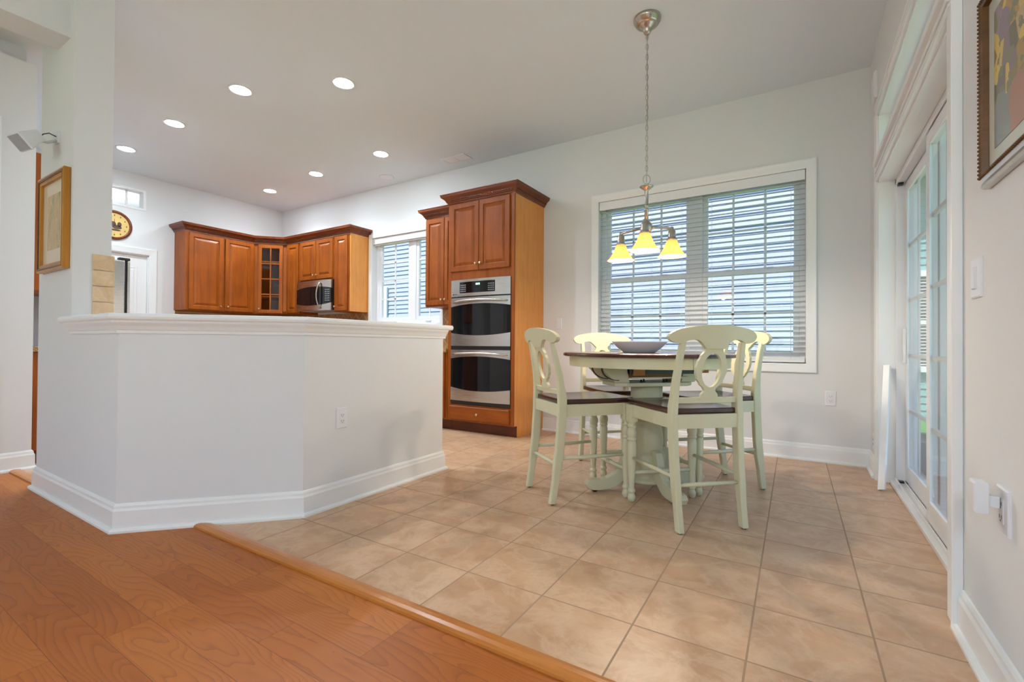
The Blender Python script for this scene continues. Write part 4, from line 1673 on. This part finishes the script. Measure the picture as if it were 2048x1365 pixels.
for y in (-.16, -.02):
    pts = [(-.40 + .11 * (1 - math.cos(a)), y - .02, .785 - .075 * math.sin(a)) for a in [PI / 2 * k / 8 for k in range(9)]]
    m = MB()
    for i in range(8):
        (x0, y0, z0), (x1, y1, z1) = pts[i], pts[i + 1]
        m.add([(x0, y0 - .008, z0), (x0, y0 + .008, z0), (x1, y1 + .008, z1), (x1, y1 - .008, z1),
               (x0 + .004, y0 - .008, z0 + .004), (x0 + .004, y0 + .008, z0 + .004), (x1 + .004, y1 + .008, z1 + .004), (x1 + .004, y1 - .008, z1 + .004)],
              [(3, 2, 1, 0), (4, 5, 6, 7), (0, 1, 5, 4), (2, 3, 7, 6), (1, 2, 6, 5), (3, 0, 4, 7)])
    tobj('folding_hinge', m, 'dark_metal')
# four scroll feet
top_c = [(.095, .262), (.125, .268), (.150, .255), (.165, .228), (.180, .185), (.205, .140), (.240, .105), (.285, .085), (.335, .080), (.380, .080), (.405, .074), (.422, .056)]
bot_c = [(.095, .070), (.115, .075), (.130, .080), (.142, .082), (.160, .070), (.190, .045), (.225, .022), (.270, .012), (.325, .010), (.375, .012), (.405, .022), (.422, .048)]
for k in range(4):
    a = k * PI / 2
    m = MB()
    n = len(top_c)
    poly = top_c + list(reversed(bot_c))
    R = Matrix.Rotation(a, 4, 'Z')
    for i in range(n - 1):
        q = [bot_c[i], bot_c[i + 1], top_c[i + 1], top_c[i]]
        v8 = [R @ Vector((u, t, v)) for t in (-.024, .024) for u, v in q]
        m.add(v8, [(0, 1, 2, 3), (7, 6, 5, 4), (0, 4, 5, 1), (2, 6, 7, 3)] + ([(3, 7, 4, 0)] if i == 0 else []) + ([(1, 5, 6, 2)] if i == n - 2 else []))
    o = tobj('foot', m, 'cream', bevel=.005)
    g = MB().lathe([(.014, 0), (.014, .012)], tuple(R @ Vector((.36, 0, 0))), 10)
    tobj('glide', g, 'black', o)

# bowl
bo = MB()
bm_ = Matrix.Translation((TC[0] - .055, TC[1] + .02, TZ + .001)) @ Matrix.Rotation(AA + .5, 4, 'Z')
out = [(.100, 0), (.108, .004), (.142, .032), (.176, .066), (.182, .072), (.177, .071), (.138, .036), (.10, .010), (0, .008)]
bo.lathe([(0, 0)] + out, seg=48, mat=bm_)
o = obj('serving_bowl', bo, 'ceramic')
tag(o, 'wide white ceramic bowl on the round table', 'bowl')

o = obj('paper_scrap', MB().prism([(.030, 1.476), (.045, 1.462), (.064, 1.480), (.050, 1.494)], .0005, .0015), 'plastic')
tag(o, 'tiny white paper scrap lying on the floor tile at the bottom edge', 'paper')

# ------------------------------------------------------------------ pendant chandelier
PCX, PCY = -.876, 3.072
pd = thing('chandelier', 'brushed nickel three-arm chandelier with amber bell shades over the table', 'chandelier', (PCX, PCY, H))
obj('canopy', MB().lathe([(.088, 0), (.090, -.008), (.086, -.020), (.078, -.026), (.074, -.040), (.060, -.047), (.050, -.050), (.046, -.062), (.032, -.068), (.026, -.085), (.018, -.102), (.008, -.108), (0, -.110)], (PCX, PCY, H), 36), 'nickel', pd)
chn = MB()
ztop, zbot = H - .105, 2.045
nl = 28
for i in range(nl):
    zc = ztop - (ztop - zbot) * (i + .5) / nl
    hl, hw = (ztop - zbot) / nl * .5 + .0045, .0078
    rot = (i % 2) * PI / 2 + .4
    pts = []
    for k in range(12):
        a = 2 * PI * k / 12
        x = hw * math.cos(a)
        z = hl * math.sin(a)
        pts.append((PCX + x * math.cos(rot), PCY + x * math.sin(rot), zc + z))
    chn.tube(pts, .0017, 5, closed=True)
chn.tube([(PCX, PCY, ztop), (PCX + .004, PCY, 2.5), (PCX, PCY, zbot - .04)], .0022, 6)
obj('chain', chn, 'nickel', pd)
obj('loop', MB().tube([(PCX + .024 * math.cos(a) * .85, PCY + .024 * math.cos(a) * .53, 2.022 + .03 * math.sin(a)) for a in [2 * PI * k / 24 for k in range(24)]], .0026, 6, closed=True), 'nickel', pd)
obj('stem', MB().lathe([(0, 1.992), (.010, 1.99), (.024, 1.984), (.044, 1.976), (.045, 1.973), (.030, 1.962), (.017, 1.952), (.0125, 1.945), (.0125, 1.852), (.016, 1.848), (.016, 1.842), (.012, 1.838), (.012, 1.828), (.016, 1.824), (.016, 1.816), (.0125, 1.812), (.0125, 1.742)], (PCX, PCY, 0), 20), 'nickel', pd)
obj('hub', MB().lathe([(.013, 1.745), (.020, 1.742), (.030, 1.730), (.036, 1.722), (.037, 1.690), (.033, 1.684), (.024, 1.672), (.012, 1.656), (.008, 1.652), (.010, 1.645), (.006, 1.638), (0, 1.636)], (PCX, PCY, 0), 24), 'nickel', pd)
cr_, ca_ = math.cos(YAW), math.sin(YAW)
for k, (lat, dep) in enumerate(((.172, .01), (-.060, -.172), (-.128, .172))):
    ux, uy = lat * cr_ + dep * -ca_, lat * ca_ + dep * cr_
    L = math.hypot(ux, uy)
    ux, uy = ux / L, uy / L
    P = lambda r, z: (PCX + ux * r, PCY + uy * r, z)
    am = obj('arm', MB().tube([P(.032, 1.705), P(.05, 1.705), P(.052, 1.705), P(L - .03, 1.703), P(L - .012, 1.700), P(L - .002, 1.692), P(L, 1.68)],
                              [.011, .011, .0082, .0082, .008, .008, .008], 12), 'nickel', pd)
    sx, sy = P(L, 0)[:2]
    obj('socket', MB().lathe([(0, 1.712), (.009, 1.711), (.012, 1.704), (.010, 1.694), (.018, 1.690), (.0235, 1.682), (.0245, 1.645), (.026, 1.638), (.033, 1.632), (.034, 1.622), (.031, 1.620)], (sx, sy, 0), 20), 'nickel', am)
    shp = [(.031, 1.628), (.034, 1.618), (.040, 1.600), (.050, 1.575), (.064, 1.548), (.080, 1.526), (.093, 1.516)]
    shp_in = [(r - .003, z - .001) for r, z in reversed(shp)]
    obj('lamp_shade', MB().lathe(shp + [(.0945, 1.514)] + shp_in, (sx, sy, 0), 32, cap=False), 'shade', am)
    obj('bulb', MB().lathe([(0, 1.625), (.012, 1.62), (.012, 1.60), (.022, 1.585), (.026, 1.567), (.022, 1.55), (.012, 1.543), (0, 1.541)], (sx, sy, 0), 16), 'lampbulb', am)
    ld = bpy.data.lights.new('bulb_light', 'POINT')
    ld.energy = PENDANT_W
    ld.color = (1, .88, .72)
    ld.shadow_soft_size = .028
    lo = bpy.data.objects.new('bulb_light', ld)
    COL.objects.link(lo)
    lo.location = (sx, sy, 1.53)

# ------------------------------------------------------------------ recessed lights, vent, ceiling disc
RL = ['far left one of the near row', 'second from the left in the near row', 'third from the left in the near row', 'nearest and largest one, right of the near row',
      'largest one of the far row, near the ceiling vent', 'middle one of the far row', 'smallest one of the far row, near the room corner']
for (x, y), lab in zip(LIGHTS, RL):
    r = thing('recessed_light', 'white recessed ceiling light, ' + lab, 'ceiling light', (x, y, H), 0, 'recessed ceiling lights')
    obj('trim_ring', MB().lathe([(LR - .004, .0), (LR + .016, 0), (LR + .015, -.004), (LR + .004, -.006), (LR - .004, -.003), (LR - .004, 0)], (x, y, H), 32, cap=False), 'plastic', r)
    obj('baffle', MB().lathe([(LR - .002, -.002), (LR - .010, .03), (LR - .018, .07), (LR - .022, .095), (0, .097)], (x, y, H), 32, cap=False), 'plastic', r)
    obj('bulb', MB().lathe([(0, .050), (.030, .052), (.046, .060), (.046, .068), (.034, .085), (.02, .095)], (x, y, H), 24), 'bulb', r)
    # disk lamp for the bulb face; added point lamp brightens the upper walls
    for typ, en, dz in (('AREA', DOWN_W, .046), ('POINT', DOWN_FILL_W, .014)):
        ld = bpy.data.lights.new('downlight', typ)
        if typ == 'AREA':
            ld.shape = 'DISK'
            ld.size = .09
        else:
            ld.shadow_soft_size = .03
        ld.energy = en
        ld.color = (.80, .92, 1)
        lo = bpy.data.objects.new('downlight', ld)
        COL.objects.link(lo)
        lo.location = (x, y, H + dz)

r = thing('hall_fill', 'added round white fill light in the room beyond the kitchen door', 'ceiling light', (-8.3, 2.6, H))  # added lamp, brightens the view through the interior transom
obj('globe', MB().lathe([(.05, 0), (.12, -.02), (.15, -.06), (.12, -.10), (.05, -.125), (0, -.13)], (-8.3, 2.6, H), 28), 'bulb', r)
ld = bpy.data.lights.new('hall_fill_light', 'POINT')
ld.energy = 16
ld.shadow_soft_size = .1
lo = bpy.data.objects.new('hall_fill_light', ld)
COL.objects.link(lo)
lo.location = (-8.3, 2.6, H - .3)

# added fill lights behind the camera, shaped as globe floor lamps
GR = .12
for x, y, z, pw, lab in ((.15, -.6, 1.5, FILL_GLOBE_R, 'beside the right wall'), (-2.2, -3.1, 1.4, FILL_GLOBE_M, 'in front of the tall windows')):
    r = thing('fill_globe', 'added fill light behind the camera, shaped as a nickel globe lamp, ' + lab, 'fill light', (x, y, 0), 0, 'added fill lights behind the camera')
    obj('base', MB().lathe([(.14, 0), (.14, .015), (.03, .03), (.012, .05)], (x, y, 0), 28), 'nickel', r)
    obj('pole', MB().lathe([(.012, .045), (.012, z - GR - .02), (.03, z - GR - .01), (.03, z - GR + .01)], (x, y, 0), 14), 'nickel', r)
    gm = m_emit('fill_glow', (.82, .93, 1, 1), pw / (4 * PI * PI * GR * GR))
    obj('globe', MB().lathe([(GR * math.sin(PI * k / 16), z - GR * math.cos(PI * k / 16)) for k in range(17)], (x, y, 0), 32), gm, r)

vn = thing('ceiling_vent', 'white metal air vent in the ceiling above the oven tower', 'vent', (-3.43, 4.25, H))
vf = MB()
vx0, vx1, vy0, vy1 = -3.60, -3.26, 4.16, 4.335
frame4(vf, vx0, vx1, vy0, vy1, .022, lambda m, a, b, c, d: m.box(a, b, c, d, H - .006, H))
vf.box(-3.436, -3.424, vy0, vy1, H - .006, H)
obj('frame', vf, 'plastic', vn, .002)
lv = MB()
for i in range(7):
    y = vy0 + .03 + i * .02
    for (a, b, t) in ((vx0 + .022, -3.436, -1), (-3.424, vx1 - .022, 1)):
        lv.add([(a, y - .007, H - .001), (b, y - .007, H - .001), (b, y + .007, H - .005), (a, y + .007, H - .005)], [(0, 1, 2, 3)])
obj('louvers', lv, 'plastic', vn)
obj('backing', MB().box(vx0 + .01, vx1 - .01, vy0 + .01, vy1 - .01, H - .0008, H - .0002), 'grey_plastic', vn)
sd = thing('ceiling_speaker', 'flat white unlit disc in the ceiling near the kitchen window', 'ceiling speaker', (-4.58, 4.24, H))
obj('rim', MB().lathe([(.088, 0), (.092, -.004), (.080, -.008), (.074, -.006)], (-4.58, 4.24, H), 32, cap=False), 'plastic', sd)
obj('grille', MB().lathe([(.076, -.0055), (.04, -.004), (0, -.004)], (-4.58, 4.24, H), 32), 'plastic', sd)

# ------------------------------------------------------------------ things on the walls
def plate_y(name, label, cat, x, y, z, w, h, kind):
    t = thing(name, label, cat, (x, y, z))
    obj('plate', MB().nested(w, h, [(0, 0), (0, .004), (.004, .007)], lambda u, v, n: (x - w / 2 + u, y - n, z - h / 2 + v)), 'plastic', t)
    if kind == 'switch':
        obj('rocker', MB().nested(.033, .066, [(0, .006), (0, .009), (.002, .011)], lambda u, v, n: (x - .0165 + u, y - n - (.003 if v > .03 else 0), z - .033 + v)), 'plastic', t)
    else:
        face = obj('receptacle', MB().nested(.033, .066, [(0, .006), (0, .008), (.002, .009)], lambda u, v, n: (x - .0165 + u, y - n, z - .033 + v)), 'plastic', t)
        s = MB()
        for zz in (-.017, .017):
            s.box(x - .008, x - .006, y - .0096, y - .0085, z + zz - .004, z + zz + .006).box(x + .006, x + .008, y - .0096, y - .0085, z + zz - .004, z + zz + .006)
            s.box(x - .002, x + .002, y - .0096, y - .0085, z + zz - .011, z + zz - .007)
        obj('slots', s, 'black', face)
    return t


def plate_x(name, label, cat, x, y, z, w, h, kind, sgn=-1):
    t = thing(name, label, cat, (x, y, z))
    fm = lambda dy, dz: (lambda u, v, n: (x + sgn * n, y + dy + u, z + dz + v))
    obj('plate', MB().nested(w, h, [(0, 0), (0, .004), (.004, .007)], fm(-w / 2, -h / 2)), 'plastic', t)
    if kind == 'switch':
        obj('rocker', MB().nested(.033, .066, [(0, .006), (0, .010), (.002, .013)], fm(-.0165, -.033)), 'plastic', t)
    elif kind == 'outlet':
        face = obj('receptacle', MB().nested(.033, .066, [(0, .006), (0, .008), (.002, .009)], fm(-.0165, -.033)), 'plastic', t)
        s = MB()
        for zz in (-.017, .017):
            for yy in (-.007, .007):
                s.box(x + sgn * .0085, x + sgn * .0096, y + yy - .001, y + yy + .001, z + zz - .004, z + zz + .006)
            s.box(x + sgn * .0085, x + sgn * .0096, y - .002, y + .002, z + zz - .011, z + zz - .007)
        obj('slots', s, 'black', face)
    return t


plate_y('light_switch', 'white light switch on the back wall beside the oven tower', 'switch', -2.218, YB, 1.155, .073, .118, 'switch')
plate_y('wall_outlet', 'white outlet on the back wall under the dining window', 'outlet', .19, YB, .512, .073, .118, 'outlet')
plate_x('wall_outlet', 'white outlet on the half wall', 'outlet', -2.258, 1.765, .493, .073, .118, 'outlet', 1)
plate_x('wall_outlet', 'white outlet low in the corner beside the patio door', 'outlet', XR, 4.28, .235, .073, .118, 'outlet')
plate_x('light_switch', 'white light switch on the right wall below the flower picture', 'switch', XR, 1.915, 1.13, .09, .118, 'switch')
plate_x('wall_outlet', 'white outlet with an adapter plugged in on the right wall', 'outlet', XR, 1.70, .50, .09, .118, 'outlet')
ad = MB().nested(.05, .082, [(0, 0), (0, .026), (.004, .030)], lambda u, v, n: (XR - .011 - n - .022, 1.685 + u, .487 + v))
ad.box(XR - .034, XR - .0105, 1.695, 1.722, .505, .535)
o = obj('plug_adapter', ad, 'grey_plastic', bevel=.002)
o.data.materials[0] = M['plastic']
tag(o, 'white plug-in adapter sticking out of the right wall outlet', 'adapter')
t = thing('door_chime', 'small white cover plate high on the right wall near the corner', 'chime', (XR, 4.19, 2.79))
obj('cover', MB().nested(.13, .19, [(0, 0), (0, .012), (.008, .02)], lambda u, v, n: (XR - n, 4.125 + u, 2.69 + v)), 'plastic', t)

# picture on the pillar
pc = thing('framed_picture', 'gilt framed golden print hanging on the pillar', 'picture', (-3.765, .91, 1.63))
PX0, PX1, PZ0, PZ1 = -4.0, -3.53, 1.34, 1.915
pf = lambda u, v, h: (u, .908 - h, v)
frm = [(0, 0), (0, .030), (.010, .034), (.016, .028), (.030, .026), (.036, .030), (.044, .026), (.046, .012), (.046, 0)]
m = MB().sweep([(PX0, PZ0), (PX0, PZ1), (PX1, PZ1), (PX1, PZ0)], frm, pf, closed=True)
obj('frame', m, 'gold', pc)
m = MB().sweep([(PX0 + .012, PZ0 + .012), (PX0 + .012, PZ1 - .012), (PX1 - .012, PZ1 - .012), (PX1 - .012, PZ0 + .012)], [(0, .028), (.004, .0345), (.012, .031), (.012, .026)], pf, closed=True)
obj('frame_bead', m, 'darkgold', pc)
obj('mat_board', MB().box(PX0 + .04, PX1 - .04, .896, .908, PZ0 + .04, PZ1 - .04), 'mat_board', pc)
obj('print', MB().box(PX0 + .125, PX1 - .125, .8945, .896, PZ0 + .13, PZ1 - .12), 'art_gold', pc)

# flower picture on the right wall
pc = thing('framed_picture', 'large framed flower painting on the right wall, cut by the photo edge', 'picture', (XR, 1.5, 1.37))
QY0, QY1, QZ0, QZ1 = 1.10, 1.805, 1.365, 1.90
qf = lambda u, v, h: (XR - .002 - h, u, v)
P4 = [(QY0, QZ0), (QY1, QZ0), (QY1, QZ1), (QY0, QZ1)]
fr_ = [(0, 0), (0, .014), (.006, .020), (.016, .018), (.022, .022), (.026, .026), (.026, 0)]
m = MB().sweep(P4, [(-d, h) for d, h in fr_], qf, closed=True)
obj('frame', m, 'silver', pc)
m = MB().sweep([(QY0 + .026, QZ0 + .026), (QY1 - .026, QZ0 + .026), (QY1 - .026, QZ1 - .026), (QY0 + .026, QZ1 - .026)], [(-d, h) for d, h in [(0, .016), (0, .028), (.012, .023), (.014, .012), (.014, .01)]], qf, closed=True)
for (a, b, ax_) in (((QY0 + .02, QZ0 + .026), (QY1 - .02, QZ0 + .026), 0), ((QY0 + .02, QZ1 - .026), (QY1 - .02, QZ1 - .026), 0), ((QY1 - .026, QZ0 + .02), (QY1 - .026, QZ1 - .02), 1), ((QY0 + .026, QZ0 + .02), (QY0 + .026, QZ1 - .02), 1)):
    n = int((Vector(b) - Vector(a)).length / .011)
    for i in range(n):
        q = Vector(a).lerp(Vector(b), (i + .5) / n)
        m.lathe([(0, -.005), (.0045, -.002), (.0045, .002), (0, .005)], seg=6, mat=Matrix.Translation(qf(q.x, q.y, .027)))
obj('carved_border', m, 'darkgold', pc)
obj('mat_board', MB().box(XR - .012, XR - .002, QY0 + .03, QY1 - .03, QZ0 + .03, QZ1 - .03), 'mat_white', pc)
pr_ = MB().box(XR - .0135, XR - .012, QY0 + .085, QY1 - .085, QZ0 + .085, QZ1 - .085)
obj('painting', pr_, 'art_flower', pc)

# speaker on the pillar
sk = thing('wall_speaker', 'small white speaker on a bracket high on the pillar', 'speaker', (-3.76, .91, 2.1))
R = Matrix.Translation((-3.735, .78, 2.075)) @ Matrix.Rotation(math.radians(10), 4, 'Z') @ Matrix.Rotation(math.radians(42), 4, 'X')
m = MB()
a, b, d_ = .062, .05, .055
vs = [(-a, -d_, -b), (a, -d_, -b), (a, -d_, b), (-a, -d_, b), (-a * .62, d_, -b * .6), (a * .62, d_, -b * .6), (a * .62, d_, b * .6), (-a * .62, d_, b * .6)]
m.add(vs, [(0, 1, 2, 3), (7, 6, 5, 4), (0, 4, 5, 1), (1, 5, 6, 2), (2, 6, 7, 3), (3, 7, 4, 0)], False, R)
obj('cabinet', m, 'plastic', sk, .008)
obj('grille', MB().add([(-a * .86, -d_ - .003, -b * .84), (a * .86, -d_ - .003, -b * .84), (a * .86, -d_ - .003, b * .84), (-a * .86, -d_ - .003, b * .84),
                        (-a * .86, -d_ + .004, -b * .84), (a * .86, -d_ + .004, -b * .84), (a * .86, -d_ + .004, b * .84), (-a * .86, -d_ + .004, b * .84)],
                       [(0, 1, 2, 3), (0, 4, 5, 1), (1, 5, 6, 2), (2, 6, 7, 3), (3, 7, 4, 0)], False, R), 'grey_plastic', sk)
o = obj('bracket', MB().box(-3.79, -3.735, .900, .91, 2.10, 2.165).tube([(-3.76, .90, 2.115), (-3.758, .86, 2.09), (-3.74, .825, 2.085)], .008, 8), 'plastic', sk)
obj('cable', MB().tube([(-3.762, .90, 2.14), (-3.765, .87, 2.15), (-3.765, .845, 2.135), (-3.755, .83, 2.11)], .003, 6), 'black', sk)

# clock beside the pillar
ck = thing('wall_clock', 'round wooden wall clock half hidden by the pillar', 'clock', (XL, 2.29, 2.385))
cm = Matrix.Translation((XL, 2.285, 2.385)) @ Matrix.Rotation(PI / 2, 4, 'Y')
obj('frame', MB().lathe([(.150, .016), (.152, .024), (.160, .030), (.172, .022), (.182, .018), (.182, 0), (.15, 0)], seg=48, mat=cm, cap=False), 'crown', ck)
obj('dial', MB().lathe([(.152, .012), (0, .012)], seg=48, mat=cm, cap=False), 'clockface', ck)
for k in range(12):
    a = 2 * PI * k / 12
    tk_ = MB().add([Vector((XL + .0135, 2.285 + .122 * math.cos(a) + e * .005, 2.385 + .122 * math.sin(a) + g * .009)) for e, g in ((-1, -1), (1, -1), (1, 1), (-1, 1))], [(0, 1, 2, 3)])
    obj('hour_mark', tk_, 'clockart', ck)
for (y, z, r1, r2) in ((2.31, 2.36, .05, .022), (2.335, 2.40, .022, .03), (2.27, 2.40, .03, .03), (2.29, 2.325, .06, .012)):
    n = 14
    obj('painted_motif', MB().add([(XL + .0137, y + r1 * math.cos(2 * PI * k / n), z + r2 * math.sin(2 * PI * k / n)) for k in range(n)], [tuple(range(n))]), 'clockart', ck)
obj('hand', MB().box(XL + .0145, XL + .016, 2.283, 2.287, 2.385, 2.46), 'black', ck)
obj('hand', MB().box(XL + .0165, XL + .018, 2.285, 2.34, 2.382, 2.386), 'black', ck)

# casing glimpsed at the very left edge
struct('trim_15', MB().box(-4.75, -4.728, .76, .853, .14, 2.49), 'trim', label='white door casing on the passage wall at the left edge', cat='trim', bevel=.002)

# ------------------------------------------------------------------ outdoors
def siding(name, label, mat, x0, x1, y, z0, z1, lap=.112):
    m = MB()
    z = z0
    while z < z1:
        m.add([(x0, y - .024, z), (x1, y - .024, z), (x1, y - .004, z + lap), (x0, y - .004, z + lap), (x0, y, z), (x1, y, z)],
              [(0, 1, 2, 3), (0, 4, 5, 1)])
        z += lap
    m.box(x0, x1, y, y + .1, z0, z1)
    return obj(name, m, mat, fix=False)


nh = thing('neighbor_house', 'neighbouring house clad in pale blue lap siding behind the windows', 'house', (-6, 8.9, -.15))
o = siding('siding', '', 'siding', -16, .72, 8.9, -.15, 6.2)
o.parent = nh
o.location = (6, -8.9, .15)
obj('corner_board', MB().box(.72, .86, 8.86, 9.0, -.15, 6.2), 'trim', nh)
wf = MB()
frame4(wf, -10.7, -9.5, .9, 2.46, .10, lambda m, a, b, c, d: m.box(a, b, 8.83, 8.92, c, d))
obj('window_frame', wf, 'trim', nh)
obj('window_pane', MB().box(-10.62, -9.58, 8.855, 8.87, .98, 2.38), 'blackglass', nh)
th = thing('garden_house', 'teal sided house beyond the lawn, seen through the patio door', 'house', (3, 9.4, -.15))
o = siding('siding', '', 'teal', 1.0, 7, 9.4, -.15, 3.6)
o.parent = th
o.location = (-3, -9.4, .15)
wf = MB()
frame4(wf, 1.35, 2.3, .55, 2.1, .09, lambda m, a, b, c, d: m.box(a, b, 9.30, 9.40, c, d))
wf.box(1.35, 2.3, 9.31, 9.36, 1.28, 1.34)
obj('window_frame', wf, 'trim', th)
sl = MB()
for i in range(28):
    sl.box(1.44, 2.21, 9.33, 9.37, .66 + i * .05, .66 + i * .05 + .012)
obj('window_blind', sl, 'blind', th)
obj('window_pane', MB().box(1.42, 2.23, 9.372, 9.378, .62, 2.03), 'blackglass', th)
obj('eave', MB().box(.95, 7, 8.9, 9.45, 3.55, 3.75).box(.95, 7, 8.85, 8.9, 3.5, 3.8), 'trim', th)
o = obj('lawn', MB().box(-20, 20, -25, 30, -.25, -.15), 'grass')
tag(o, 'green lawn outside the patio door', 'lawn', kind='structure')
o = obj('patio_slab', MB().box(.66, 3.2, 1.6, 4.5, -.15, -.04), 'concrete')
tag(o, 'concrete patio slab outside the sliding door', 'patio', kind='structure')
o = obj('planter_box', MB().sweep([(.78, 4.75), (1.5, 4.75), (1.5, 5.25), (.78, 5.25)], [(0, -.15), (.02, .16), (.035, .16), (.035, .19), (-.03, .19), (-.03, .02), (-.25, .02), (-.25, -.15)], closed=True), 'planter')
tag(o, 'dark green box standing on the lawn outside the patio door', 'planter')
